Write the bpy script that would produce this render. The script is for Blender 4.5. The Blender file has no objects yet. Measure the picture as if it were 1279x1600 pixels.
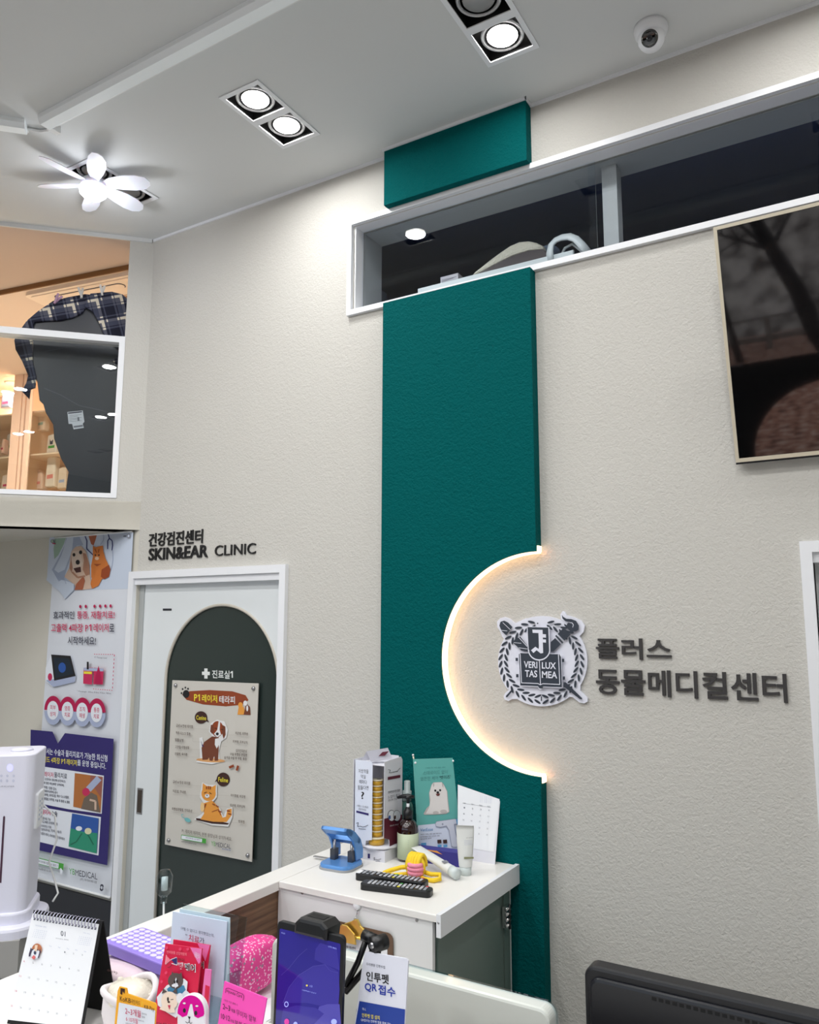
import bpy, math, random
from mathutils import Matrix, Vector
from mathutils.geometry import tessellate_polygon
random.seed(7)
sc = bpy.context.scene
col = sc.collection
PI = math.pi

# ---------------------------------------------------------------- camera
FPX = 1226.73
CAM = Vector((0.0, -2.6, 1.845))
PITCH, ROLL, YAW = math.radians(8.202), math.radians(0.112), math.radians(31.018)
FW = Vector((-math.sin(YAW)*math.cos(PITCH), math.cos(YAW)*math.cos(PITCH), math.sin(PITCH)))
_r = Vector((math.cos(YAW), math.sin(YAW), 0)); _u = _r.cross(FW)
RT = _r*math.cos(ROLL) + _u*math.sin(ROLL)
UP = _u*math.cos(ROLL) - _r*math.sin(ROLL)
cd = bpy.data.cameras.new('camera'); cam = bpy.data.objects.new('camera', cd); col.objects.link(cam)
cd.sensor_fit = 'HORIZONTAL'; cd.sensor_width = 36.0; cd.lens = FPX/1279*36
cd.clip_start = .02; cd.clip_end = 200
Mc = Matrix.Identity(4)
for i in range(3):
    Mc[i][0] = RT[i]; Mc[i][1] = UP[i]; Mc[i][2] = -FW[i]; Mc[i][3] = CAM[i]
cam.matrix_world = Mc
sc.camera = cam

# ---------------------------------------------------------------- light and exposure
sc.view_settings.view_transform = 'Standard'; sc.view_settings.look = 'None'
sc.view_settings.gamma = 1; sc.view_settings.use_curve_mapping = False
sc.view_settings.exposure = 0.16
sc.cycles.use_denoising = True
sc.cycles.max_bounces = 8; sc.cycles.diffuse_bounces = 5; sc.cycles.glossy_bounces = 4
sc.cycles.transmission_bounces = 8; sc.cycles.transparent_max_bounces = 10
sc.cycles.sample_clamp_indirect = 6
sc.cycles.caustics_reflective = False; sc.cycles.caustics_refractive = False
LAMP_W = 5.5
WARM_W = 32.0        # lamps of the upstairs room
LED_E = 3.0
SKY_E = 1.8          # overcast daylight outside the shop front
world = bpy.data.worlds.new('sky'); sc.world = world; world.use_nodes = True
bg = world.node_tree.nodes['Background']
bg.inputs[0].default_value = (.80, .88, 1, 1); bg.inputs[1].default_value = SKY_E

# ---------------------------------------------------------------- helpers
def ray(x, y): return FW + RT*((x-639.5)/FPX) - UP*((y-800)/FPX)
def _on(x, y, k, val):
    d = ray(x, y); return CAM + d*((val-CAM[k])/d[k])
def at_x(x, y, X): return _on(x, y, 0, X)
def at_y(x, y, Y): return _on(x, y, 1, Y)
def at_z(x, y, Z): return _on(x, y, 2, Z)
def lin(c):
    return tuple(((v/255)/12.92 if v/255 <= .04045 else ((v/255+.055)/1.055)**2.4) for v in c)
MATS = {}
def mat(name, rgb=(200, 200, 200), rough=.5, metal=0.0, emit=0.0, trans=0.0, coat=0.0, alpha=1.0, spec=.5, bump=None, ior=1.5, sub=0):
    """bump = (scale, strength, distance)"""
    if name in MATS: return MATS[name]
    m = bpy.data.materials.new(name); m.use_nodes = True; nt = m.node_tree
    b = nt.nodes['Principled BSDF']; c = (*lin(rgb), 1)
    b.inputs['Base Color'].default_value = c
    b.inputs['Roughness'].default_value = rough; b.inputs['Metallic'].default_value = metal
    b.inputs['Specular IOR Level'].default_value = spec; b.inputs['IOR'].default_value = ior
    b.inputs['Coat Weight'].default_value = coat; b.inputs['Coat Roughness'].default_value = .05
    b.inputs['Transmission Weight'].default_value = trans; b.inputs['Alpha'].default_value = alpha
    if emit: b.inputs['Emission Color'].default_value = c; b.inputs['Emission Strength'].default_value = emit
    if sub: b.inputs['Subsurface Weight'].default_value = sub; b.inputs['Subsurface Scale'].default_value = .01
    if bump:
        tc = nt.nodes.new('ShaderNodeTexCoord'); n = nt.nodes.new('ShaderNodeTexNoise'); bp = nt.nodes.new('ShaderNodeBump')
        n.inputs['Scale'].default_value = bump[0]; n.inputs['Detail'].default_value = 3
        bp.inputs['Strength'].default_value = bump[1]; bp.inputs['Distance'].default_value = bump[2]
        nt.links.new(tc.outputs['Object'], n.inputs['Vector']); nt.links.new(n.outputs['Fac'], bp.inputs['Height'])
        nt.links.new(bp.outputs['Normal'], b.inputs['Normal'])
    MATS[name] = m; return m
def P(m): return m.node_tree.nodes['Principled BSDF']
def N(m, t): return m.node_tree.nodes.new(t)
def LK(m, a, b): m.node_tree.links.new(a, b)
def ramp(m, src, stops, interp='CONSTANT'):
    r = N(m, 'ShaderNodeValToRGB'); r.color_ramp.interpolation = interp
    e = r.color_ramp.elements
    while len(e) < len(stops): e.new(.5)
    for i, (p, c) in enumerate(stops): e[i].position = p; e[i].color = (*c, 1)
    LK(m, src, r.inputs['Fac']); return r
def math_(m, op, a, b=None):
    n = N(m, 'ShaderNodeMath'); n.operation = op
    for k, v in enumerate((a, b)):
        if v is None: continue
        if isinstance(v, (int, float)): n.inputs[k].default_value = v
        else: LK(m, v, n.inputs[k])
    return n.outputs[0]
def mix(m, f, a, b):
    n = N(m, 'ShaderNodeMix'); n.data_type = 'RGBA'
    LK(m, f, n.inputs[0])
    for k, v in ((6, a), (7, b)):
        if isinstance(v, tuple): n.inputs[k].default_value = (*v, 1)
        else: LK(m, v, n.inputs[k])
    return n.outputs[2]

WM = {}                                     # world matrices by object name
class MB:
    """collects shapes (one or more materials) and links them as ONE mesh object"""
    def __init__(s, M=None): s.v = []; s.f = []; s.fm = []; s.fs = []; s.mats = []; s.M = M or Matrix.Identity(4)
    def slot(s, m):
        if m not in s.mats: s.mats.append(m)
        return s.mats.index(m)
    def add(s, vs, fs, m, smooth=False, M=None):
        k = len(s.v); T = s.M if M is None else M; i = s.slot(m)
        s.v += [T @ Vector(p) for p in vs]
        for f in fs: s.f.append([a+k for a in f]); s.fm.append(i); s.fs.append(smooth)
        return s
    def box(s, x0, x1, y0, y1, z0, z1, m):
        x0, x1 = sorted((x0, x1)); y0, y1 = sorted((y0, y1)); z0, z1 = sorted((z0, z1))
        vs = [(x, y, z) for z in (z0, z1) for y in (y0, y1) for x in (x0, x1)]
        return s.add(vs, [(0, 2, 3, 1), (4, 5, 7, 6), (0, 1, 5, 4), (2, 6, 7, 3), (0, 4, 6, 2), (1, 3, 7, 5)], m)
    def prism(s, pts, w0, w1, m, M=None, bev=0, smooth=False):
        """polygon (u,v) extruded along w in the current frame; bev rounds the w1 rim"""
        pts = [Vector((p[0], p[1])) for p in pts]; n = len(pts)
        a = sum(pts[i].x*pts[(i+1) % n].y - pts[(i+1) % n].x*pts[i].y for i in range(n))
        if a < 0: pts.reverse()
        w0, w1 = sorted((w0, w1))
        def inset(d):
            out = []
            for i in range(n):
                e1 = (pts[i]-pts[i-1]); e2 = (pts[(i+1) % n]-pts[i])
                e1 = e1.normalized() if e1.length else Vector((1, 0)); e2 = e2.normalized() if e2.length else e1
                n1 = Vector((-e1.y, e1.x)); n2 = Vector((-e2.y, e2.x)); k = n1+n2
                k = k/max(k.length, 1e-6); out.append(pts[i]+k*(d/max(.5, k.dot(n1))))
            return out
        rings = [(pts, w0)]
        if bev:
            rings += [(pts, w1-bev), (inset(bev*.3), w1-bev*.3), (inset(bev), w1)]
        else: rings += [(pts, w1)]
        vs = [(p.x, p.y, w) for r, w in rings for p in r]; fs = []
        for j in range(len(rings)-1):
            for i in range(n):
                b = (i+1) % n; fs.append((j*n+i, j*n+b, (j+1)*n+b, (j+1)*n+i))
        top = rings[-1][0]; k = (len(rings)-1)*n
        if n > 4 or bev:
            for t in tessellate_polygon([[Vector((p.x, p.y, 0)) for p in top]]):
                t = list(t)
                q = [top[i] for i in t]
                if (q[1]-q[0]).cross(q[2]-q[0]) < 0: t.reverse()
                fs.append([k+i for i in t]); fs.append([i for i in reversed(t)])
        else: fs.append([k+i for i in range(n)]); fs.append(list(reversed(range(n))))
        return s.add(vs, fs, m, smooth, M)
    def flat(s, pts, w, m, M=None):
        pts = [Vector((p[0], p[1], 0)) for p in pts]; fs = []
        for t in tessellate_polygon([pts]):
            t = list(t)
            if (pts[t[1]]-pts[t[0]]).cross(pts[t[2]]-pts[t[0]]).z < 0: t.reverse()
            fs.append(t)
        return s.add([(p.x, p.y, w) for p in pts], fs, m, False, M)
    def lathe(s, prof, m, o=(0, 0, 0), ax='z', n=28, M=None, smooth=True):
        o = Vector(o); vs = []; fs = []
        for r, h in prof:
            for i in range(n):
                a = 2*PI*i/n; c, d = r*math.cos(a), r*math.sin(a)
                vs.append(o+Vector({'z': (c, d, h), 'x': (h, c, d), 'y': (d, h, c)}[ax]))
        for j in range(len(prof)-1):
            for i in range(n):
                b = (i+1) % n; fs.append((j*n+i, j*n+b, (j+1)*n+b, (j+1)*n+i))
        if prof[0][0] > 1e-5: fs.append(list(reversed(range(n))))
        if prof[-1][0] > 1e-5: fs.append([(len(prof)-1)*n+i for i in range(n)])
        return s.add(vs, fs, m, smooth, M)
    def ball(s, c, r, m, n=16, M=None):
        if isinstance(r, (int, float)): r = (r, r, r)
        vs = []; fs = []
        for j in range(n//2+1):
            t = PI*j/(n//2)
            for i in range(n):
                a = 2*PI*i/n; vs.append((c[0]+r[0]*math.sin(t)*math.cos(a), c[1]+r[1]*math.sin(t)*math.sin(a), c[2]-r[2]*math.cos(t)))
        for j in range(n//2):
            for i in range(n):
                b = (i+1) % n; fs.append((j*n+i, j*n+b, (j+1)*n+b, (j+1)*n+i))
        return s.add(vs, fs, m, True, M)
    def tube(s, pts, r, m, n=10, closed=False, M=None, flat=1.0):
        pts = [Vector(p) for p in pts]; k = len(pts); vs = []; fs = []
        rr = r if isinstance(r, (list, tuple)) else [r]*k
        up = None
        for i, p in enumerate(pts):
            d = (pts[(i+1) % k]-pts[i-1]) if closed else (pts[min(i+1, k-1)]-pts[max(i-1, 0)])
            d.normalize()
            if up is None: up = d.orthogonal().normalized()
            up = (up-d*up.dot(d)).normalized(); sd = d.cross(up)
            for j in range(n):
                a = 2*PI*j/n; vs.append(p+(up*math.cos(a)+sd*math.sin(a)*flat)*rr[i])
        for i in range(k if closed else k-1):
            i2 = (i+1) % k
            for j in range(n):
                b = (j+1) % n; fs.append((i*n+j, i*n+b, i2*n+b, i2*n+j))
        if not closed: fs.append(list(reversed(range(n)))); fs.append([(k-1)*n+j for j in range(n)])
        return s.add(vs, fs, m, True, M)
    def text(s, body, u0, u1, v0, v1, w, m, bold=.0, depth=0, M=None, shear=0):
        vs, fs = glyphs(body, bold)
        x0 = min(p[0] for p in vs); x1 = max(p[0] for p in vs); y0 = min(p[1] for p in vs); y1 = max(p[1] for p in vs)
        def T(p): 
            v = v0+(p[1]-y0)/(y1-y0)*(v1-v0)
            return (u0+(p[0]-x0)/(x1-x0)*(u1-u0)+shear*(v-v0), v)
        q = [T(p) for p in vs]
        s.add([(a, b, w+depth) for a, b in q], fs, m, False, M)
        if depth:
            cnt = {}
            for f in fs:
                for i in range(len(f)):
                    e = (f[i], f[(i+1) % len(f)]); cnt[e] = 1
            sides = [(a, b) for (a, b) in cnt if (b, a) not in cnt]
            n = len(q); s.add([(a, b, w) for a, b in q]+[(a, b, w+depth) for a, b in q], [(a, b, b+n, a+n) for a, b in sides], m, False, M)
        return s
    def build(s, name, parent=None, auto=None):
        me = bpy.data.meshes.new(name); W = WM.get(parent.name, Matrix.Identity(4)) if parent else Matrix.Identity(4)
        I = W.inverted(); me.from_pydata([I @ p for p in s.v], [], s.f)
        for m in s.mats: me.materials.append(m)
        me.polygons.foreach_set('material_index', s.fm); me.polygons.foreach_set('use_smooth', s.fs)
        me.update(); o = bpy.data.objects.new(name, me); col.objects.link(o)
        WM[o.name] = W.copy()
        if parent: o.parent = parent
        if auto is not None:
            for p in me.polygons: p.use_smooth = True
            me.set_sharp_from_angle(angle=math.radians(auto))
        return o
_G = {}; _T = {}
def glyphs(body, bold):
    k = (body, bold)
    if k in _G: return _G[k]
    if 'o' not in _T:
        cu = bpy.data.curves.new('lettering', 'FONT'); cu.size = 1; cu.resolution_u = 3; cu.align_x = 'CENTER'
        _T['cu'] = cu; _T['o'] = bpy.data.objects.new('lettering', cu)
    cu = _T['cu']; cu.body = body; cu.offset = bold
    me = bpy.data.meshes.new_from_object(_T['o'])
    vs = [(v.co.x, v.co.y) for v in me.vertices]; fs = []
    for p in me.polygons:
        f = list(p.vertices)
        a = sum(vs[f[i]][0]*vs[f[(i+1) % len(f)]][1]-vs[f[(i+1) % len(f)]][0]*vs[f[i]][1] for i in range(len(f)))
        if a < 0: f.reverse()
        fs.append(f)
    bpy.data.meshes.remove(me)
    _G[k] = (vs, fs); return _G[k]
def thing(name, label, cat, loc=(0, 0, 0), rz=0, group=None):
    o = bpy.data.objects.new(name, None); col.objects.link(o); o.empty_display_size = .05
    o.location = loc; o.rotation_euler = (0, 0, rz); o['label'] = label; o['category'] = cat
    if group: o['group'] = group
    WM[o.name] = Matrix.Translation(loc) @ Matrix.Rotation(rz, 4, 'Z'); return o
def tag(o, label, cat, group=None, kind=None):
    o['label'] = label; o['category'] = cat
    if group: o['group'] = group
    if kind: o['kind'] = kind
    return o
def struct(o, label=None):
    o['kind'] = 'structure'
    if label: o['label'] = label
    return o
def copy_thing(o, label, d, rz=0, parent=None):
    c = o.copy(); col.objects.link(c)
    if parent: c.parent = parent
    else:
        c.location = o.location+Vector(d); c.rotation_euler.z += rz
        if label: c['label'] = label
    for k in list(o.children): copy_thing(k, None, None, parent=c)
    return c
def frame(o, a=0, tilt=0):
    """standing plane at o: u right, v up, w towards the viewer; a turns it, tilt leans its top away"""
    a = math.radians(a); t = math.radians(tilt)
    n = Vector((math.sin(a), -math.cos(a), 0)); u = Vector((math.cos(a), math.sin(a), 0)); z = Vector((0, 0, 1))
    v = z*math.cos(t)-n*math.sin(t); n = n*math.cos(t)+z*math.sin(t)
    M = Matrix.Identity(4)
    for i in range(3): M[i][0] = u[i]; M[i][1] = v[i]; M[i][2] = n[i]; M[i][3] = o[i]
    return M
def local(M, x, y):
    """where the sight line through photo pixel x, y meets the plane of frame M, in the plane's own u, v"""
    n = M.col[2].to_3d(); o = M.col[3].to_3d(); d = ray(x, y)
    p = CAM+d*((o-CAM).dot(n)/d.dot(n)); q = M.inverted() @ p; return (q.x, q.y)
def ell(cx, cy, rx, ry, n=28, rot=0, a0=0, a1=360):
    c, s = math.cos(math.radians(rot)), math.sin(math.radians(rot)); out = []
    k = n if abs(a1-a0) >= 360 else n+1
    for i in range(k):
        t = math.radians(a0+(a1-a0)*i/n); x, y = rx*math.cos(t), ry*math.sin(t); out.append((cx+x*c-y*s, cy+x*s+y*c))
    return out
def rrect(x0, x1, y0, y1, r, n=5):
    x0, x1 = sorted((x0, x1)); y0, y1 = sorted((y0, y1)); o = []
    for cx, cy, a in ((x1-r, y1-r, 0), (x0+r, y1-r, 90), (x0+r, y0+r, 180), (x1-r, y0+r, 270)):
        for i in range(n+1):
            t = math.radians(a+90*i/n); o.append((cx+r*math.cos(t), cy+r*math.sin(t)))
    return o
def one(A, x, y, w, h, m):
    """the figure 1 with its flag"""
    A.poly([(x+w*.55, y), (x+w, y), (x+w, y+h), (x+w*.55, y+h), (x+w*.55, y+h*.24), (x+w*.05, y+h*.36), (x, y+h*.22)], m)
class Art:
    """printed marks on the face of a sheet; coordinates are read off an enlarged view (ox, oy, scale) of the sheet"""
    def __init__(s, mb, M, ox, oy, sx, w=.0004, step=.00015): s.mb = mb; s.M = M; s.o = (ox, oy, sx); s.w = w; s.st = step
    def m(s, p): return local(s.M, s.o[0]+p[0]/s.o[2], s.o[1]+p[1]/s.o[2])
    def poly(s, pts, mt): s.w += s.st; s.mb.flat([s.m(p) for p in pts], s.w, mt, s.M)
    def ell(s, cx, cy, rx, ry, mt, rot=0, a0=0, a1=360, n=24): s.poly(ell(cx, cy, rx, ry, n, rot, a0, a1), mt)
    def line(s, a, b, t, mt):
        d = Vector((b[0]-a[0], b[1]-a[1])); d.normalize(); k = Vector((-d.y, d.x))*t/2
        s.poly([(a[0]+k.x, a[1]+k.y), (b[0]+k.x, b[1]+k.y), (b[0]-k.x, b[1]-k.y), (a[0]-k.x, a[1]-k.y)], mt)
    def path(s, pts, t, mt):
        for i in range(len(pts)-1): s.line(pts[i], pts[i+1], t, mt)
    def text(s, body, x0, y0, x1, y1, h, mt, bold=0, shear=0):
        """(x0,y0) top left, (x1,y1) top right, h height, in view pixels"""
        s.w += s.st; a = s.m((x0, y0)); b = s.m((x1, y1)); c = s.m((x0, y0+h)); d = s.m((x1, y1+h))
        # follow the printed line: base direction from left to right ends
        M2 = s.M @ Matrix(((b[0]-a[0], (a[0]-c[0]), 0, c[0]), (b[1]-a[1], (a[1]-c[1]), 0, c[1]), (0, 0, 1, 0), (0, 0, 0, 1)))
        s.mb.text(body, 0, 1, 0, 1, s.w, mt, bold, M=M2, shear=shear)
ROOMF = frame((0, 0, 0))
# ---------------------------------------------------------------- surfaces
def plaster(name, rgb, s=125, st=.55, d=.0045):
    m = mat(name, rgb, .85, spec=.25)
    tc = N(m, 'ShaderNodeTexCoord'); n = N(m, 'ShaderNodeTexNoise'); v = N(m, 'ShaderNodeTexNoise'); bp = N(m, 'ShaderNodeBump')
    n.inputs['Scale'].default_value = s; n.inputs['Detail'].default_value = 2.5; n.inputs['Distortion'].default_value = .6
    v.inputs['Scale'].default_value = s*.45; v.inputs['Detail'].default_value = 1
    LK(m, tc.outputs['Object'], n.inputs['Vector']); LK(m, tc.outputs['Object'], v.inputs['Vector'])
    h = math_(m, 'ADD', n.outputs['Fac'], math_(m, 'MULTIPLY', v.outputs['Fac'], .7))
    bp.inputs['Strength'].default_value = st; bp.inputs['Distance'].default_value = d
    LK(m, h, bp.inputs['Height']); LK(m, bp.outputs['Normal'], P(m).inputs['Normal'])
    return m
M_wall = plaster('cream_plaster', (198, 196, 190))
M_teal = plaster('green_plaster', (0, 85, 86), s=125, st=.85)
P(M_teal).inputs['Specular IOR Level'].default_value = .06
M_smooth = mat('smooth_cream_paint', (205, 201, 190), .8, bump=(40, .08, .002))
M_ceil = mat('ceiling_paint', (210, 212, 212), .9, bump=(14, .06, .003))
M_white = mat('white_trim', (232, 234, 238), .4)
M_offw = mat('off_white_plastic', (225, 226, 226), .45)
M_grey = mat('grey_trim', (168, 172, 172), .5)
M_door = mat('white_door_paint', (222, 227, 229), .45)
M_black = mat('black_plastic', (14, 15, 18), .35)
M_blackm = mat('matt_black', (10, 10, 12), .8)
M_ink = mat('dark_ink', (38, 40, 46), .6)
M_steel = mat('brushed_steel', (175, 175, 178), .3, 1.0)
M_chrome = mat('chrome', (220, 220, 222), .12, 1.0)
M_paper = mat('white_paper', (236, 238, 242), .7)
M_brown = mat('brown_edge', (128, 88, 48), .6)
M_peach = mat('peach_paint', (226, 206, 190), .85)
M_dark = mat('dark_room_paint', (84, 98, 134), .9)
M_floor = mat('grey_floor_tile', (184, 186, 188), .35)
M_glassd = mat('tinted_glass', (255, 255, 255), 0.0, trans=1.0, ior=1.5)
M_black2 = mat('black_glass', (4, 4, 5), .03, spec=1.0, coat=.7)
def glass(name, rgb, k=.85):
    m = bpy.data.materials.new(name); m.use_nodes = True; nt = m.node_tree; nt.nodes.remove(nt.nodes['Principled BSDF'])
    t = N(m, 'ShaderNodeBsdfTransparent'); t.inputs[0].default_value = (*lin(rgb), 1)
    g = N(m, 'ShaderNodeBsdfGlossy'); g.inputs['Roughness'].default_value = 0.0
    f = N(m, 'ShaderNodeFresnel'); f.inputs[0].default_value = 1.5
    ge = N(m, 'ShaderNodeNewGeometry'); x = N(m, 'ShaderNodeMixShader'); LK(m, math_(m, 'MULTIPLY', math_(m, 'MULTIPLY', f.outputs[0], k), math_(m, 'SUBTRACT', 1.0, ge.outputs['Backfacing'])), x.inputs[0])
    LK(m, t.outputs[0], x.inputs[1]); LK(m, g.outputs[0], x.inputs[2])
    LK(m, x.outputs[0], nt.nodes['Material Output'].inputs['Surface']); return m
M_pane = glass('window_glass', (250, 252, 254), 1.3)
M_pane2 = glass('clear_glass', (240, 242, 242), 1.2)
M_store = glass('shopfront_glass', (236, 240, 242), 1.0)
M_acryl = glass('clear_acrylic', (232, 240, 242), 1.4)

def slab(mb, axis, us, vs_, holes, lo, hi, m):
    """wall or ceiling slab: grid over us x vs with rectangular holes; axis = thickness axis; outer and reveal faces only"""
    U = sorted(set([*us]+[h[i] for h in holes for i in (0, 1)])); V = sorted(set([*vs_]+[h[i] for h in holes for i in (2, 3)]))
    def solid(i, j):
        if not (0 <= i < len(U)-1 and 0 <= j < len(V)-1): return False
        cu, cv = (U[i]+U[i+1])/2, (V[j]+V[j+1])/2
        return not any(h[0] < cu < h[1] and h[2] < cv < h[3] for h in holes)
    def pt(u, v, w): return (u, w, v) if axis == 'y' else ((w, u, v) if axis == 'x' else (u, v, w))
    for i in range(len(U)-1):
        for j in range(len(V)-1):
            if not solid(i, j): continue
            a, b, c, d = U[i], U[i+1], V[j], V[j+1]
            for w in (lo, hi): mb.add([pt(a, c, w), pt(b, c, w), pt(b, d, w), pt(a, d, w)], [(0, 1, 2, 3)], m)
            for (di, dj, p, q) in ((-1, 0, (a, c), (a, d)), (1, 0, (b, c), (b, d)), (0, -1, (a, c), (b, c)), (0, 1, (a, d), (b, d))):
                if not solid(i+di, j+dj): mb.add([pt(*p, lo), pt(*q, lo), pt(*q, hi), pt(*p, hi)], [(0, 1, 2, 3)], m)

ZC = 3.82; ZM = 2.305
# floor, ceiling, walls
b = MB(); b.box(-7.2, 2.6, -6.1, 2.6, -.1, 0, M_floor); struct(b.build('floor'))
LX = [-2.865, -1.922, -.977, -.03, .915]; LY = [-.46, -1.78, -3.1, -4.42]
holes = [(x-.082, x+.082, y+dy-.078, y+dy+.078) for x in LX for y in LY for dy in (-.092, .092)]
b = MB(); slab(b, 'z', [-3.115, 2.6], [-6.1, .0], holes, ZC, ZC+.1, M_ceil)
FILL_X = [-3.81, -4.755]; FILL_Y = [-3.1, -4.42]  # spots for added lamps that brighten the alcove wall and banner
fill_holes = [(x-.082, x+.082, y+dy-.078, y+dy+.078) for x in FILL_X for y in FILL_Y for dy in (-.092, .092)]
slab(b, 'z', [-5.2, -3.115], [-6.1, -2.1], fill_holes, ZC, ZC+.1, M_ceil)
b.flat([(-3.115, 0), (-5.2, -2.085), (-5.2, -2.1), (-3.115, -2.1)], ZC, M_ceil); b.flat([(-5.2, -2.1), (-7.2, -4.09), (-7.2, -6.1), (-5.2, -6.1)], ZC, M_ceil)
struct(b.build('ceiling'))
b = MB(); slab(b, 'y', [-3.11, 2.6], [0, ZC], [(-1.842, 1.3, 3.163, 3.547), (-3.11, -2.193, -.01, 2.07), (-.172, .72, -.01, 2.06)], 0, .12, M_wall)
struct(b.build('wall_back'))
b = MB(); slab(b, 'y', [-7.2, -3.11], [0, ZM], [], 0, .12, M_smooth); struct(b.build('wall_alcove'))
b = MB(); b.box(2.6, 2.7, -6.1, 2.6, 0, ZC, M_smooth); struct(b.build('wall_right'))
b = MB(); b.box(-7.3, -7.2, -6.1, 2.6, 0, ZC+.1, M_smooth); struct(b.build('wall_left'))
# shop front behind the camera: glazed above, dark panel with an arched opening below
b = MB(); slab(b, 'y', [-7.2, 2.6], [0, ZC], [(-6.6, 2.2, 1.42, 3.45), (-1.05, .45, .0, 1.42)], -6.1, -6.0, M_blackm)
arch = [(-.30+.75*math.cos(PI*i/24), .42+.75*math.sin(PI*i/24)) for i in range(25)]
for i in range(24):
    (x0, z0), (x1, z1) = arch[i], arch[i+1]
    for y in (-6.1, -6.0): b.add([(x0, y, z0), (x1, y, z1), (x1, y, 1.42), (x0, y, 1.42)], [(0, 1, 2, 3)], M_blackm)
    b.add([(x0, -6.1, z0), (x1, -6.1, z1), (x1, -6, z1), (x0, -6, z0)], [(0, 1, 2, 3)], M_blackm)
struct(b.build('wall_front'))
b = MB(); b.box(-6.6, 2.2, -6.055, -6.045, 1.42, 3.45, M_store); w3 = struct(b.build('window_3'))
b = MB()
for x in (-4.4, -2.3, 1.5): b.box(x-.03, x+.03, -6.09, -6.01, 1.42, 3.45, M_black)
b.build('window_frame', w3)

# diagonal upstairs wall: plane from the corner (-3.11, 0) towards (-1,-1)
S2 = math.sqrt(.5)
FD = Matrix.Identity(4)                     # u along the wall away from the corner is negative; w towards the room
_n = Vector((S2, -S2, 0)); _ud = Vector((S2, S2, 0))
for i in range(3): FD[i][0] = _ud[i]; FD[i][1] = (0, 0, 1)[i]; FD[i][2] = _n[i]; FD[i][3] = (-3.11, 0, 0)[i]
b = MB(FD); b.prism([(-5.8, ZM), (0.0, ZM), (0.0, ZC), (-.118, ZC), (-.118, 2.458), (-5.8, 2.458)], -.11, 0, M_wall)
struct(b.build('wall_upstairs'))
b = MB()                                      # upstairs floor slab seen as soffit
b.prism([(-3.11+.0, .0), (-7.2, -4.09), (-7.2, .0)], ZM, ZM+.14, M_smooth); b.box(-7.2, -3.11, .12, 2.6, ZM, ZM+.14, M_smooth)
struct(b.build('floor_upstairs'))
b = MB()                                      # upstairs room: ceilings, end walls
b.prism([(-3.19, -.08), (-3.02, .12), (-3.25, .14), (-4.40, -.066), (-7.2, -.57), (-7.2, -4.09)], 3.80, 3.90, mat('warm_tinted_ceiling', (196, 176, 162), .85))  # peach tint of the warm lamplight is put into this ceiling's colour
struct(b.build('ceiling_upstairs_entry'))
b = MB(); b.prism([(-7.2, -.575), (-4.4, -.07), (-3.02, .17), (-3.02, 2.6), (-7.2, 2.6)], 3.775, 3.90, M_peach)
struct(b.build('ceiling_upstairs_room'))
b = MB(); b.prism([(-7.2, -.585), (-4.4, -.08), (-3.12, .145), (-3.12, .155), (-4.4, -.07), (-7.2, -.575)], 3.772, 3.802, M_brown)
struct(b.build('trim_5'))
b = MB(); b.box(-3.11, -3.02, .12, 2.5, ZM+.14, 3.85, M_peach); b.box(-7.2, -3.02, 2.5, 2.6, ZM+.14, 3.85, M_peach)
struct(b.build('wall_upstairs_room'))

# interior window band: white casing, deep reveal, glass, dark room behind
w1 = MB()
x0, x1, z0, z1 = -1.868, 1.33, 3.143, 3.570
w1.box(x0, x1, -.018, .004, z1-.022, z1, M_white); w1.box(x0, x1, -.018, .004, z0, z0+.022, M_white)
w1.box(x0, x0+.022, -.0181, .004, z0+.022, z1-.022, M_white)
w1.box(x0+.022, x1, .003, .06, z1-.026, z1-.021, M_white); w1.box(x0+.022, x1, .003, .06, z0+.021, z0+.026, M_white)
w1.box(x0+.021, x0+.032, .003, .06, z0+.026, z1-.026, M_white)
window1 = struct(w1.build('window_1'))
b = MB(); b.box(x0+.024, -.80, .050, .056, z0+.02, z1-.02, M_pane); b.box(-.83, x1, .060, .066, z0+.02, z1-.02, M_pane); b.build('window_glass', window1)
b = MB(); b.box(x0+.025, x1, .07, .20, z1-.031, z1-.026, M_grey); b.box(x0+.020, x0+.036, .07, .20, z0+.026, z1-.031, M_grey)
b.box(-.79, -.735, .10, .16, z0+.026, z1-.026, M_grey); b.build('window_frame', window1)
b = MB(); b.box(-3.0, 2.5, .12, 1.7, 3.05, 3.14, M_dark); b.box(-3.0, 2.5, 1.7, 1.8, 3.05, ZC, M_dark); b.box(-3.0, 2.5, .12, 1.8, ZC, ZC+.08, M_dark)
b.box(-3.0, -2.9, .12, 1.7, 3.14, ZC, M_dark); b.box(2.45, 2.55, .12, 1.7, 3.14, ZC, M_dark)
struct(b.build('wall_storage_room'))

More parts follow.
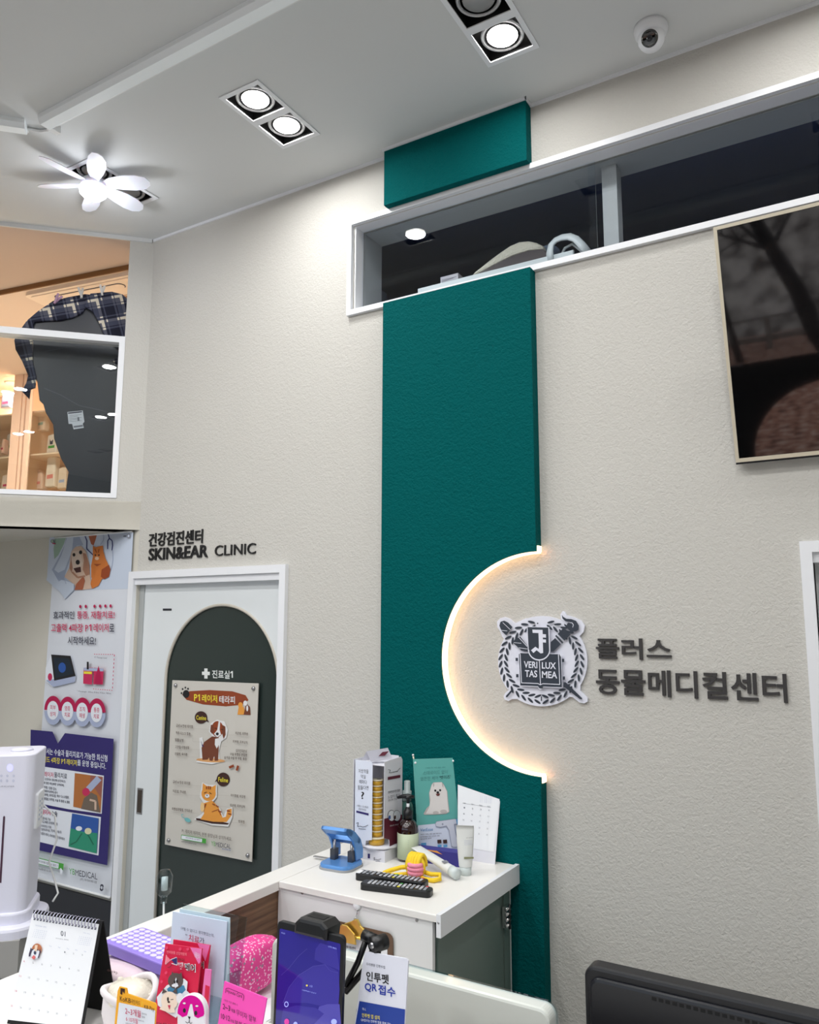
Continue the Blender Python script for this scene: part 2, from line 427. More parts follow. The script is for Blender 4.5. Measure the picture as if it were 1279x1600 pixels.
# green feature panels
b = MB(); b.prism([(-1.66, 3.567), (-1.026, 3.567), (-1.026, ZC), (-1.66, ZC)], -.001, .05, M_teal, M=ROOMF)
struct(b.build('trim_1'), 'green textured block between ceiling and upper window')
RC, CX, CZ = .378, -1.022, 1.722
b = MB(); arc = [(CX-RC*math.sin(PI*i/64), CZ+RC*math.cos(PI*i/64)) for i in range(65)]
XL = -1.661
for i in range(64):
    (a0, c0), (a1, c1) = arc[i], arc[i+1]
    for w in (0.0, -.05): b.add([(XL, w, c1), (a1, w, c1), (a0, w, c0), (XL, w, c0)], [(0, 1, 2, 3)], M_teal)
    b.add([(a0, 0, c0), (a1, 0, c1), (a1, -.05, c1), (a0, -.05, c0)], [(0, 1, 2, 3)], M_teal)
for (za, zb) in ((0, CZ-RC), (CZ+RC, 3.142)):
    b.add([(XL, -.05, za), (CX, -.05, za), (CX, -.05, zb), (XL, -.05, zb)], [(0, 1, 2, 3)], M_teal)
    b.add([(CX, -.05, za), (CX, 0, za), (CX, 0, zb), (CX, -.05, zb)], [(0, 1, 2, 3)], M_teal)
b.add([(XL, -.05, 0), (XL, 0, 0), (XL, 0, 3.142), (XL, -.05, 3.142)], [(0, 3, 2, 1)], M_teal)
b.add([(XL, -.05, 3.142), (CX, -.05, 3.142), (CX, 0, 3.142), (XL, 0, 3.142)], [(0, 1, 2, 3)], M_teal)
struct(b.build('trim_2'), 'tall green textured panel with a half round notch')
# led strip lining the notch
M_led = mat('warm_led', (255, 214, 170), emit=LED_E)
led = MB(); R1 = RC-.0005; R2 = RC-.005
for i in range(64):
    q = []
    for k in (i, i+1):
        t = PI*k/64
        q += [(CX-R1*math.sin(t), CZ+R1*math.cos(t)), (CX-R2*math.sin(t), CZ+R2*math.cos(t))]
    (p0, p1, p2, p3) = (q[0], q[1], q[3], q[2])
    vs = [(p[0], y, p[1]) for y in (-.040, -.004) for p in (p0, p1, p2, p3)]
    led.add(vs, [(0, 1, 2, 3), (7, 6, 5, 4), (1, 5, 6, 2), (0, 3, 7, 4)], M_led)
led.box(CX-.002, CX+.004, -.040, -.006, CZ+RC, CZ+RC+.02, M_led); led.box(CX-.002, CX+.004, -.040, -.006, CZ-RC-.02, CZ-RC, M_led)
tag(led.build('led_strip'), 'warm glowing light strip lining the half round notch of the green panel', 'light strip')

# ceiling edge trims
b = MB(); b.box(-3.11, -1.66, -.008, .0, ZC-.012, ZC, M_white); b.box(-1.026, 2.6, -.008, 0, ZC-.012, ZC, M_white)
b.box(-1.667, -1.02, -.058, -.0501, ZC-.011, ZC, M_white); b.box(-1.0255, -1.019, -.058, -.008, ZC-.011, ZC, M_white)
struct(b.build('trim_3'))
b = MB(FD); b.prism([(-5.8, ZC-.02), (-.01, ZC-.02), (-.01, ZC), (-5.8, ZC)], 0, .01, M_ceil); struct(b.build('trim_4'))
b = MB(); b.box(-7.2, -3.145, -.014, 0, 0, .575, M_ink); struct(b.build('baseboard_back'))

# ---------------------------------------------------------------- left sliding door
d1 = MB()
d1.box(-3.146, -3.112, -.022, .12, 0, 2.10, M_white); d1.box(-2.196, -2.163, -.022, .12, 0, 2.10, M_white)
d1.box(-3.112, -2.196, -.022, .01, 2.066, 2.10, M_white); d1.box(-3.112, -2.196, -.010, .05, 2.036, 2.066, M_white)
d1.box(-3.112, -3.078, .02, .118, 0, 2.036, M_grey)
door1 = struct(d1.build('door_1'))
lf = MB(); AX, AR, AZ, AB = -2.568, .341, 1.593, .12
XA, XB, ZT = -3.078, -2.197, 2.04
def q4(mb, x0, z0, x1, z1, y, m): mb.add([(x0, y, z0), (x1, y, z0), (x1, y, z1), (x0, y, z1)], [(0, 1, 2, 3)], m)
YF = .026
q4(lf, XA, 0, AX-AR, ZT, YF, M_door); q4(lf, AX+AR, 0, XB, ZT, YF, M_door); q4(lf, AX-AR, 0, AX+AR, AB, YF, M_door)
ar = [(AX+AR*math.cos(PI*i/40), AZ+AR*math.sin(PI*i/40)) for i in range(41)]
for i in range(40):
    (a0, c0), (a1, c1) = ar[i], ar[i+1]
    lf.add([(a0, YF, c0), (a1, YF, c1), (a1, YF, ZT), (a0, YF, ZT)], [(0, 3, 2, 1)], M_door)
out = [(AX+AR, AB)]+ar+[(AX-AR, AB)]
lf.tube([(p[0], YF+.002, p[1]) for p in out], .007, mat('beige_rim', (196, 190, 178), .4), 8)
lf.box(XA, XB, .045, .06, 0, ZT, M_door)
leaf = lf.build('door_leaf', door1)
g = MB(); g.prism(out, -.038, -.034, mat('dark_green_glass', (44, 54, 52), .12, spec=.5), M=ROOMF); g.build('door_glass', door1)
g = MB(); a = Art(g, frame((0, YF, 0)), 190, 820, 4.41, .0006)
a.poly([(284, 577), (345, 577), (345, 592), (284, 592)], M_ink); g.build('door_mark', door1)
g = MB(); g.box(-3.062, -3.024, YF-.002, YF+.004, .972, 1.088, M_steel); g.box(-3.056, -3.030, YF-.003, YF-.0019, .980, 1.080, mat('handle_hollow', (60, 50, 42), .5)); g.build('door_handle', door1)
M_lett = mat('white_lettering', (228, 232, 230), .5)
g = MB(); a = Art(g, frame((0, .034, 0)), 190, 820, 4.41, .0006)
a.poly([(570, 990), (592, 990), (592, 1012), (608, 1013), (608, 1036), (592, 1036), (592, 1060), (570, 1059), (570, 1035), (554, 1034), (554, 1012), (570, 1011)], M_lett)
a.text('진료실', 624, 1000, 744, 1005, 56, M_lett, .015); one(a, 749, 1008, 18, 46, M_lett); g.build('door_lettering', door1)
# right door, its frame only just in view
d2 = MB(); d2.box(-.204, -.172, -.022, .12, 0, 2.093, M_white); d2.box(.72, .755, -.022, .12, 0, 2.093, M_white)
d2.box(-.172, .72, -.022, .01, 2.060, 2.093, M_white); d2.box(-.172, .72, -.008, .05, 2.030, 2.060, M_white)
door2 = struct(d2.build('door_2')); g = MB(); g.box(-.172, .72, .05, .09, 0, 2.03, M_door); g.build('door_leaf', door2)

# ---------------------------------------------------------------- upstairs window
b = MB(FD); L = -5.75
b.prism([(L, 3.252), (-.115, 3.252), (-.115, 3.285), (L, 3.285)], -.07, .004, M_white)
b.prism([(L, 2.459), (-.115, 2.459), (-.115, 2.482), (L, 2.482)], -.07, .004, M_white)
b.prism([(-.143, 2.482), (-.115, 2.482), (-.115, 3.252), (-.143, 3.252)], -.07, .0041, M_white)
window2 = struct(b.build('window_2'))
b = MB(FD); b.prism([(L, 2.48), (-.14, 2.48), (-.14, 3.254), (L, 3.254)], -.036, -.032, M_pane2); b.build('window_glass', window2)
# ---------------------------------------------------------------- ceiling fixtures
M_ring = mat('lamp_ring', (190, 190, 192), .3, .3)
M_lamp = mat('lit_lamp', (255, 252, 246), emit=14)
M_off = mat('unlit_lamp', (150, 150, 150), .3)
M_can = mat('black_lamp_can', (12, 12, 14), .5)
def light_fix(x, y, lit, label, group='recessed twin ceiling lamps'):
    t = thing('ceiling_light', label, 'ceiling light', (x, y, ZC), group=group)
    b = MB(); hs = [(x-.080, x+.080, y+d-.076, y+d+.076) for d in (-.092, .092)]
    slab(b, 'z', [x-.097, x+.097], [y-.187, y+.187], hs, ZC-.005, ZC-.001, M_white); b.build('frame', t)
    for d, on in zip((-.092, .092), lit):
        c = MB(); c.box(x-.081, x+.081, y+d-.077, y+d+.077, ZC+.07, ZC+.09, M_can)
        for s in (-1, 1):
            c.box(x+s*.0812, x+s*.0808, y+d-.077, y+d+.077, ZC-.001, ZC+.07, M_can); c.box(x-.081, x+.081, y+d+s*.0772, y+d+s*.0768, ZC-.001, ZC+.07, M_can)
        cc = c.build('lamp_can', t)
        r = MB(); r.tube([(x+.0695*math.cos(a*PI/20), y+d+.0695*math.sin(a*PI/20), ZC+.014) for a in range(40)], .005, M_ring, 8, True)
        r.lathe([(.0645, ZC+.012), (.066, ZC+.03), (.06, ZC+.05), (.06, ZC+.0499), (.0605, ZC+.012)], M_ring, (x, y+d, 0)); r.build('ring', cc)
        r = MB(); r.lathe([(.0001, ZC+.008), (.050, ZC+.009), (.0575, ZC+.018), (.058, ZC+.04)], M_lamp if on else M_off, (x, y+d, 0)); r.build('bulb', cc)
        if on:
            ld = bpy.data.lights.new('lamp', 'AREA'); ld.shape = 'DISK'; ld.size = .10; ld.energy = LAMP_W*(((.72 if x < -1.5 else .50) if x < -.5 else .36) if y > -1 else 1); ld.color = (1, .995, .985)
            lo = bpy.data.objects.new('lamp_light', ld); col.objects.link(lo); lo.location = (0, d, .004); lo.parent = t
    return t
names = {0: 'fan', 1: 'middle', 2: 'right'}
for j, y in enumerate(LY):
    for i, x in enumerate(LX):
        if j == 0 and i == 0: lit, lb = (0, 0), 'recessed twin ceiling lamp switched off behind the small ceiling fan'
        elif j == 0 and i == 1: lit, lb = (1, 1), 'recessed twin ceiling lamp with both round bulbs lit, between fan and green block'
        elif j == 0 and i == 2: lit, lb = (0, 1), 'recessed twin ceiling lamp with one bulb lit and one dark, above the green block'
        else: lit, lb = (1, 1), 'recessed twin ceiling lamp with both bulbs lit, over the waiting area behind the counter'
        if j > 0 and i == 4: lit = (0, 0); lb = 'recessed twin ceiling lamp switched off, farthest right over the waiting area'
        if j == 3 and i in (0, 3, 4): lit = (0, 0); lb = 'recessed twin ceiling lamp switched off near the shop front'
        light_fix(x, y, lit, lb)
for x in FILL_X:  # unseen fixtures, added as fill light for the alcove
    for y in FILL_Y: light_fix(x, y, (1, 1), 'added twin ceiling lamp with both bulbs lit, brightening the alcove left of the counter')
# small ceiling fan with a lamp, plugged into the first fixture
fx, fy = -2.86, -.554
fan = thing('ceiling_fan', 'small white six bladed ceiling fan with a glowing round lamp in its middle', 'ceiling fan', (fx, fy, ZC))
M_fan = mat('white_fan_plastic', (236, 238, 250), .4, sub=.2)
b = MB(); b.lathe([(.02, .06), (.022, 0), (.03, -.02), (.05, -.035), (.056, -.06), (.05, -.068)], M_fan, (fx, fy, ZC)); b.build('hub', fan)
b = MB(); b.lathe([(.056, -.066), (.06, -.075), (.057, -.095), (.04, -.112), (.0001, -.12)], mat('fan_lamp', (240, 244, 255), emit=5), (fx, fy, ZC)); b.build('lamp', fan)
for k in range(6):
    a = math.radians(28+60*k); M = Matrix.Translation((fx, fy, ZC-.052)) @ Matrix.Rotation(a, 4, 'Z') @ Matrix.Rotation(math.radians(-18), 4, 'X')
    b = MB(M); b.prism([(.04, -.016), (.08, -.034), (.14, -.045), (.20, -.044), (.24, -.032), (.255, -.008), (.25, .012), (.225, .03), (.18, .036), (.12, .03), (.07, .02), (.04, .014)], -.002, .002, M_fan, bev=.0008)
    b.build('blade', fan)
for dz, e in ((-.13, 5),):
    ld = bpy.data.lights.new('lamp', 'POINT'); ld.energy = 2.6; ld.shadow_soft_size = .05; ld.color = (.93, .95, 1)
    lo = bpy.data.objects.new('fan_light', ld); col.objects.link(lo); lo.location = (0, 0, dz-.03); lo.parent = fan
# cable raceways on the ceiling
def raceway(p, q, label, ends=True):
    p, q = Vector(p), Vector(q); d = (q-p).normalized(); s = Vector((-d.y, d.x, 0)); L = (q-p).length
    M = Matrix.Identity(4)
    for i in range(3): M[i][0] = s[i]; M[i][1] = (0, 0, 1)[i]; M[i][2] = -d[i] if False else d[i]; M[i][3] = p[i]
    t = thing('ceiling_raceway', label, 'cable cover', tuple(p), group='white cable covers on the ceiling')
    b = MB(M); b.prism([(-.030, 0), (-.030, -.018), (-.018, -.036), (.022, -.036), (.030, -.028), (.030, 0)], 0, L, mat('cable_cover_white', (246, 252, 255), .35)); b.build('cover', t)
    b = MB(M); b.prism([(.034, 0), (.034, -.010), (.050, -.010), (.050, 0)], 0, L, M_offw); b.build('side_channel', t)
    return t
raceway((-2.70, -.905, ZC), (.9, -.925, ZC), 'long white cable cover running across the ceiling towards the lit twin lamps')
raceway((-3.02, -1.16, ZC), (-2.79, -.925, ZC), 'short white cable cover ending at the left edge of the ceiling')
b = MB(); b.tube([(-2.84, -.94, ZC-.006), (-2.78, -.87, ZC-.007), (-2.73, -.852, ZC-.006), (-2.69, -.857, ZC-.006)], .007, M_offw); b.box(-2.716, -2.690, -.885, -.84, ZC-.03, ZC, M_offw)
tag(b.build('ceiling_cable'), 'short curved white cable joining the two ceiling cable covers', 'cable')
# dome camera
c = thing('security_camera', 'white dome security camera with a black eye on the ceiling', 'security camera', (-.53, -.165, ZC))
b = MB(); b.lathe([(.054, 0), (.056, -.012), (.052, -.026), (.046, -.034)], M_white, (-.53, -.165, ZC)); b.build('base', c)
b = MB(); b.ball((-.53, -.165, ZC-.042), .044, M_white, 24); b.build('ball', c)
dv = (CAM-Vector((-.53, -.165, ZC-.042))).normalized(); dv = (dv+Vector((-.12, -.1, 0))).normalized()
Mq = dv.to_track_quat('Z', 'Y').to_matrix().to_4x4(); Mq.translation = Vector((-.53, -.165, ZC-.042))
b = MB(Mq); b.lathe([(.027, .0355), (.027, .039), (.020, .0425), (.0001, .044)], M_black2); b.lathe([(.010, .043), (.010, .0455), (.0001, .046)], mat('lens', (24, 24, 30), .1)); b.build('lens', c)

# ---------------------------------------------------------------- television
TV = frame((-.366, -.036, 2.345), 0, -14.5)
u0 = local(TV, 1149.5, 724)[0]; v0 = 0.0
tv = thing('television', 'large black glossy flat television with thin silver edge, hung tilted below the upper window', 'television', (-.366, -.036, 2.345))
W_ = 1.30; H_ = local(TV, 1113, 356)[1]-v0
b = MB(); b.prism([(u0, v0), (u0+W_, v0), (u0+W_, v0+H_), (u0, v0+H_)], -.030, -.003, M_black, M=TV); b.build('back_shell', tv)
b = MB(); b.prism([(u0+.011, v0+.013), (u0+W_-.011, v0+.013), (u0+W_-.011, v0+H_-.011), (u0+.011, v0+H_-.011)], -.003, .000, M_black2, M=TV); b.build('screen', tv)
M_gold = mat('champagne_metal', (226, 218, 196), .3, .35)
b = MB()
for q in ((0, W_, 0, .012), (0, W_, H_-.010, H_), (0, .010, .012, H_-.010), (W_-.010, W_, .012, H_-.010)):
    b.prism([(u0+q[0], v0+q[2]), (u0+q[1], v0+q[2]), (u0+q[1], v0+q[3]), (u0+q[0], v0+q[3])], -.003, .003, M_gold, M=TV)
b.prism([(u0, v0-.006), (u0+W_, v0-.006), (u0+W_, v0), (u0, v0)], -.02, .002, M_black, M=TV)
b.build('bezel', tv)
b = MB(); b.box(.2, .5, -.085, -.001, 2.6, 2.75, M_black); b.build('wall_bracket', tv)

# ---------------------------------------------------------------- wall lettering
def wall_words(words, label, bold, m=M_ink, cat='sign'):
    t = thing('wall_lettering', label, cat, tuple(at_y(words[0][1], words[0][2], 0)))
    for s, x0, y0, x1, y1, h, bo, dep in words:
        a = at_y(x0, y0, 0); c = at_y(x1, y1, 0); d = at_y(x0, y0+h, 0)
        b = MB(); b.text(s, a.x, c.x, d.z, (a.z+c.z)/2, .0005, m, bo, dep, M=ROOMF); b.build('lettering', t)
    return t
M_sign = mat('charcoal_sign', (52, 50, 50), .5); M_sblk = mat('black_sign', (20, 20, 22), .45)
wall_words([('건강검진센터', 234, 832.5, 318, 828, 22, .014, .006), ('SKIN&EAR', 234, 856, 326, 852, 20, .018, .006)], 'bold black raised lettering over the left door, Korean above English', 0, M_sblk)
t = wall_words([('CLINIC', 337, 852, 400.5, 849, 17, .0, .006)], 'thin black raised word at the end of the line over the left door', 0, M_sblk)
wall_words([('플러스', 931, 993, 1048, 1002, 36, .016, .008)], 'dark raised Korean lettering, short upper line right of the round emblem', 0, M_sign)
wall_words([('동물메디컬센터', 931, 1042, 1228, 1055, 42, .016, .008)], 'dark raised Korean lettering, long lower line right of the round emblem', 0, M_sign)

# ---------------------------------------------------------------- emblem
E0 = at_y(850, 1030, 0); em = thing('emblem', 'white cut out emblem with dark laurel wreath, shield, open book, quill and torch', 'emblem', tuple(E0))
FE = frame((0, 0, 0)); b = MB(); A = Art(b, FE, 770, 940, 7.994)
ol = []
def arcpts(cx, cy, rx, ry, a0, a1, n=14): return ell(cx, cy, rx, ry, n, 0, a0, a1)
ol += [(430, 205)]+arcpts(622, 745, 560, 565, 250, 300, 10)
ol += [(862, 225), (855, 160), (880, 118), (905, 130), (930, 170), (1020, 195), (1110, 235), (1155, 300), (1140, 380), (1085, 435)]
ol += arcpts(622, 745, 565, 560, 325, 392, 16)
ol += [(1100, 1110), (1190, 1200), (1190, 1245), (1150, 1268), (1090, 1258), (1005, 1190)]
ol += arcpts(622, 745, 560, 560, 52, 123, 16)
ol += [(250, 1215), (205, 1240), (158, 1220), (145, 1185), (165, 1140), (222, 1090)]
ol += arcpts(622, 745, 545, 560, 141, 210, 16)
ol += [(130, 440), (100, 370), (68, 320), (64, 250), (100, 208), (160, 192), (215, 210), (290, 270)]
b.prism([A.m(p) for p in ol], .001, .010, mat('emblem_white', (226, 228, 240), .5), M=FE); b.build('backing', em)
M_em = mat('emblem_slate', (44, 52, 64), .5); M_ew = mat('emblem_line', (226, 228, 240), .5)
b = MB(); A = Art(b, FE, 770, 940, 7.994, .0104, .00012)
def leafy(cx, cy, rx, ry, ang, L=46, Wd=15): A.ell(cx, cy, L, Wd, M_em, ang, n=12)
# wreath leaves: two rows that follow a circle
for side in (-1, 1):
    for k in range(17):
        th = math.radians(96+k*10.0) if side < 0 else math.radians(84-k*10.0)
        cx, cy = 622+478*math.cos(th)*(1 if side > 0 else 1), 745+470*math.sin(th)
        tang = math.degrees(math.atan2(math.cos(th), -math.sin(th)))*1.0
        d = 1 if side < 0 else -1
        for row in (-1, 1):
            rr = 478+row*34; px, py = 622+rr*math.cos(th), 745+(rr-8)*math.sin(th)
            A.ell(px, py, 47, 15, M_em, tang+d*(-row)*28*(-1), n=12)
# crossed quill and torch
A.poly([(105, 300), (120, 252), (165, 238), (215, 262), (268, 318), (240, 355), (190, 420), (135, 370)], M_em)
A.poly([(300, 470), (365, 435), (460, 560), (460, 620), (380, 610), (272, 510)], M_em)
A.poly([(270, 1080), (282, 1098), (205, 1190), (185, 1190), (190, 1170)], M_em)
A.poly([(905, 1000), (935, 1005), (1135, 1200), (1132, 1218), (1105, 1212), (900, 1050)], M_em)
A.poly([(745, 505), (800, 455), (872, 530), (780, 620), (745, 628)], M_em)
A.poly([(800, 430), (815, 415), (903, 508), (888, 525)], M_em)
A.poly([(905, 322), (993, 408), (915, 488), (833, 405)], M_em)
A.poly([(884, 165), (900, 190), (940, 215), (1000, 218), (1060, 240), (1095, 300), (1092, 350), (1060, 372), (1025, 375), (1035, 398), (1010, 392), (915, 300), (912, 275), (945, 295), (950, 275), (985, 255), (930, 248), (890, 210)], M_em)
A.path([(975, 262), (1010, 265), (1028, 290), (1018, 322)], 7, M_ew)
A.line((150, 262), (245, 352), 6, M_ew); A.line((125, 358), (205, 366), 6, M_ew); A.line((285, 510), (380, 520), 6, M_ew); A.line((350, 575), (455, 590), 6, M_ew); A.line((345, 440), (455, 560), 8, M_ew)
# small bosses
for cx, cy in ((325, 720), (900, 732), (332, 922), (910, 950)): A.poly([(cx-15, cy-20), (cx+15, cy-20), (cx+15, cy+20), (cx-15, cy+20)], M_em)
A.poly([(625, 1178), (640, 1178), (640, 1235), (625, 1235)], M_em); A.ell(585, 272, 10, 9, M_em)
# book
A.poly([(345, 632), (880, 650), (892, 1075), (650, 1062), (630, 1090), (605, 1090), (590, 1060), (362, 1050)], M_ew)
A.poly([(352, 655), (375, 640), (855, 655), (875, 690), (888, 1066), (655, 1056), (645, 1080), (610, 1080), (590, 1052), (370, 1042)], M_em)
A.path([(368, 648), (385, 1010), (590, 1018), (620, 1035), (650, 1020), (862, 1030), (845, 655)], 9, M_ew); A.line((608, 735), (622, 1030), 9, M_ew)
A.text('VERI', 416, 740, 583, 748, 82, M_ew, .02); A.text('TAS', 430, 850, 582, 856, 86, M_ew, .02)
A.text('LUX', 640, 752, 815, 758, 82, M_ew, .02); A.text('MEA', 640, 864, 830, 870, 84, M_ew, .02)
# shield
A.poly([(452, 310), (732, 318), (742, 600)]+[(606+138*math.cos(math.radians(t)), 600+135*math.sin(math.radians(t))) for t in range(0, 181, 12)]+[(466, 596)], M_ew)
A.poly([(462, 318), (720, 325), (730, 600)]+[(606+125*math.cos(math.radians(t)), 600+118*math.sin(math.radians(t))) for t in range(0, 181, 12)]+[(476, 596)], M_em)
A.poly([(522, 350), (648, 352), (650, 405), (690, 408), (692, 450), (652, 448), (654, 470), (690, 472), (692, 512), (652, 508), (656, 640), (625, 645), (575, 605), (535, 640), (505, 605), (560, 562), (600, 590), (604, 560), (598, 392), (526, 390)], M_ew)
b.build('design', em)
# ---------------------------------------------------------------- wall banner and door poster
def C_(name, rgb, rough=.6, **k): return mat(name, rgb, rough, **k)
K_navy = C_('print_navy', (44, 34, 104)); K_red = C_('print_red', (196, 40, 88)); K_ink = C_('print_ink', (52, 52, 72)); K_wh = C_('print_white', (226, 230, 238))
K_mag = C_('print_magenta', (176, 10, 74)); K_lil = C_('print_lilac', (166, 176, 204)); K_coat = C_('print_coat', (196, 206, 222)); K_coat2 = C_('print_coat_shade', (160, 172, 196))
K_dog = C_('print_dog', (206, 178, 158)); K_dog2 = C_('print_dog_dark', (168, 122, 98)); K_cat = C_('print_cat', (204, 118, 52)); K_cat2 = C_('print_cat_dark', (146, 66, 26))
K_skin = C_('print_skin', (170, 96, 66)); K_blk = C_('print_black', (24, 22, 26)); K_yel = C_('print_yellow', (236, 220, 60)); K_grn = C_('print_green', (70, 160, 60)); K_tgrn = C_('print_cloth_green', (40, 140, 110)); K_blu = C_('print_blue', (40, 84, 160)); K_steth = C_('print_tube', (60, 66, 120)); K_gry = C_('print_grey', (128, 130, 140)); K_mint = C_('print_pale_green', (150, 176, 160))
bn = thing('wall_banner', 'tall white and purple hanging banner with a dog and cat photo, left of the door', 'banner', (-3.48, -.012, .58))
FB = frame((0, -.012, 0)); b = MB()
b.prism([local(FB, *p) for p in ((88, 839), (207.5, 833), (170, 1412), (169, 1394), (48, 1358))][:0] or [(-3.765, .595), (-3.165, .595), (-3.147, 2.298), (-3.752, 2.298)], -.004, 0, C_('banner_sheet', (216, 220, 228), .5), M=FB)
A = Art(b, FB, 60, 820, 7.994)
A.poly([(140, 155), (1185, 95), (1148, 800), (1000, 803), (460, 818), (345, 930), (260, 830), (100, 690), (110, 640)], K_coat)
A.poly([(210, 152), (350, 145), (320, 240), (250, 380), (200, 430), (190, 300)], K_mint)
A.poly([(350, 145), (510, 140), (560, 250), (480, 260), (400, 420), (330, 640), (300, 780), (250, 700), (170, 560), (260, 400), (330, 250)], K_coat2); A.poly([(360, 160), (440, 150), (420, 330), (330, 560), (250, 600), (200, 560), (290, 380)], K_coat)
A.poly([(622, 122), (735, 115), (715, 190), (690, 260), (660, 240)], K_skin)
A.path([(580, 130), (608, 200), (605, 300), (690, 380)], 14, K_steth); A.path([(870, 105), (890, 170), (868, 200), (868, 305)], 12, K_steth); A.path([(890, 170), (925, 200), (930, 260), (922, 320)], 12, K_steth)
A.path([(930, 320), (935, 450), (910, 560)], 6, K_coat2); A.path([(780, 250), (820, 190), (815, 120)], 6, K_coat2)
A.poly([(420, 330), (470, 275), (540, 265), (600, 330), (640, 470), (650, 620), (670, 800), (560, 812), (480, 780), (420, 720), (330, 650), (390, 540), (400, 430)], K_dog)
A.poly([(560, 350), (600, 360), (645, 500), (650, 620), (600, 640), (560, 560), (575, 450)], K_dog2); A.poly([(420, 400), (440, 520), (420, 600), (395, 540)], K_dog2)
A.poly([(430, 330), (530, 320), (560, 480), (520, 570), (440, 560), (420, 440)], C_('print_dog_face', (214, 194, 178)))
A.ell(452, 375, 18, 22, K_blk); A.ell(535, 345, 20, 24, K_blk); A.ell(500, 468, 26, 30, K_blk); A.poly([(445, 545), (535, 525), (540, 590), (480, 600)], C_('print_mouth', (70, 38, 36)))
A.poly([(480, 740), (570, 640), (590, 700), (560, 812), (458, 815)], K_skin); A.path([(430, 590), (500, 660), (590, 640)], 22, K_dog2)
A.poly([(690, 262), (720, 280), (790, 265), (815, 260), (820, 330), (850, 430), (905, 540), (890, 640), (800, 680), (760, 760), (680, 800), (660, 740), (680, 640), (665, 520), (690, 400)], K_cat)
A.poly([(800, 560), (890, 500), (910, 560), (890, 650), (830, 680), (790, 650)], K_cat2); A.poly([(700, 490), (800, 490), (740, 520)], K_cat2)
A.ell(722, 380, 10, 10, K_blk); A.ell(766, 380, 10, 10, K_blk); A.ell(742, 420, 26, 22, C_('print_cat_muzzle', (228, 190, 160)))
A.path([(690, 520), (690, 660)], 40, K_cat); A.path([(820, 500), (735, 620)], 42, K_cat); A.path([(715, 300), (740, 350)], 10, K_cat2); A.path([(770, 300), (760, 350)], 10, K_cat2)
A.poly([(300, 690), (360, 700), (460, 740), (455, 818), (345, 930), (280, 830), (180, 760)], K_coat); A.path([(235, 630), (330, 660), (360, 740)], 8, K_coat2)
A.line((1075, 145), (1110, 142), 10, K_ink); A.ell(1140, 140, 22, 28, K_gry); A.ell(1140, 140, 12, 16, K_coat); A.ell(188, 208, 22, 22, K_gry); A.ell(188, 208, 15, 15, K_mint); A.line((190, 232), (230, 240), 12, K_mag)
A = Art(b, FB, 40, 820, 3.811, A.w)
for x in (333, 366, 418, 451, 483, 514): A.ell(x, 487-(x-333)*.02, 7, 10, K_mag, n=14)
A.text('효과적인', 173, 515, 298, 514, 46, K_ink, .012); A.text('통증, 재활치료!', 315, 514, 538, 512, 48, K_red, .012)
A.text('고출력 4파장 P', 160, 588, 380, 588, 50, K_red, .012); one(A, 386, 592, 15, 40, K_red); A.text('레이저', 413, 588, 503, 588, 50, K_red, .012); A.text('로', 508, 590, 536, 590, 46, K_ink, .012); A.text('시작하세요!', 260, 664, 428, 666, 50, K_ink, .012)
A.poly([(162, 775), (280, 782), (308, 895), (304, 935), (175, 965), (128, 930), (130, 850)], K_wh); A.poly([(130, 925), (305, 900), (304, 935), (175, 965)], K_lil)
A.poly([(162, 772), (278, 780), (308, 900), (180, 928)], K_blk); A.poly([(176, 790), (268, 796), (296, 886), (190, 912)], C_('print_screen', (20, 34, 48))); A.ell(228, 850, 22, 30, K_blu); A.ell(156, 905, 13, 22, K_red)
for p, q in (((418, 770), (540, 772)), ((540, 772), (530, 985)), ((530, 985), (410, 975))):
    for k in range(9):
        t = k/9; A.line((p[0]+(q[0]-p[0])*t, p[1]+(q[1]-p[1])*t), (p[0]+(q[0]-p[0])*(t+.055), p[1]+(q[1]-p[1])*(t+.055)), 4, K_red)
A.text('P1 Therapy Laser', 425, 784, 500, 788, 12, K_ink)
A.poly([(360, 850), (415, 850), (410, 950), (358, 945)], K_red); A.poly([(422, 850), (480, 855), (475, 950), (418, 948)], K_red); A.poly([(360, 850), (480, 855), (478, 872), (362, 868)], K_lil); A.poly([(362, 872), (410, 874), (410, 888), (362, 886)], K_yel)
A.poly([(450, 838), (465, 900), (470, 948), (425, 946), (432, 900)], K_mag); A.line((386, 815), (386, 860), 12, K_blk)
A.text('* Wavelength : 650nm, 810nm, 915nm, 980nm', 322, 984, 524, 998, 12, K_ink)
for i, (cx, w1_, w2_) in enumerate(((180, '피부', '상처'), (267, '염증', '치료'), (355, '조직', '재생'), (441, '통증', '치료'))):
    cy = 1093+i*5
    A.poly(ell(cx, cy+12, 52, 84, 20, 0, 0, 180), K_lil); A.poly(ell(cx, cy+8, 52, 84, 20, 0, 180, 360), K_mag)
for i, (cx, w1_, w2_) in enumerate(((180, '피부', '상처'), (267, '염증', '치료'), (355, '조직', '재생'), (441, '통증', '치료'))):
    cy = 1103+i*5; A.ell(cx, cy, 34, 56, K_wh)
    A.text(w1_, cx-16, cy-32, cx+17, cy-30, 28, K_red, .01); A.text(w2_, cx-17, cy+6, cx+16, cy+8, 28, K_red, .01)
A = Art(b, FB, 0, 1120, 4.444, A.w)
A.poly([(236, 86), (388, 100), (425, 182), (474, 110), (812, 150), (768, 1024), (222, 905)], K_navy)
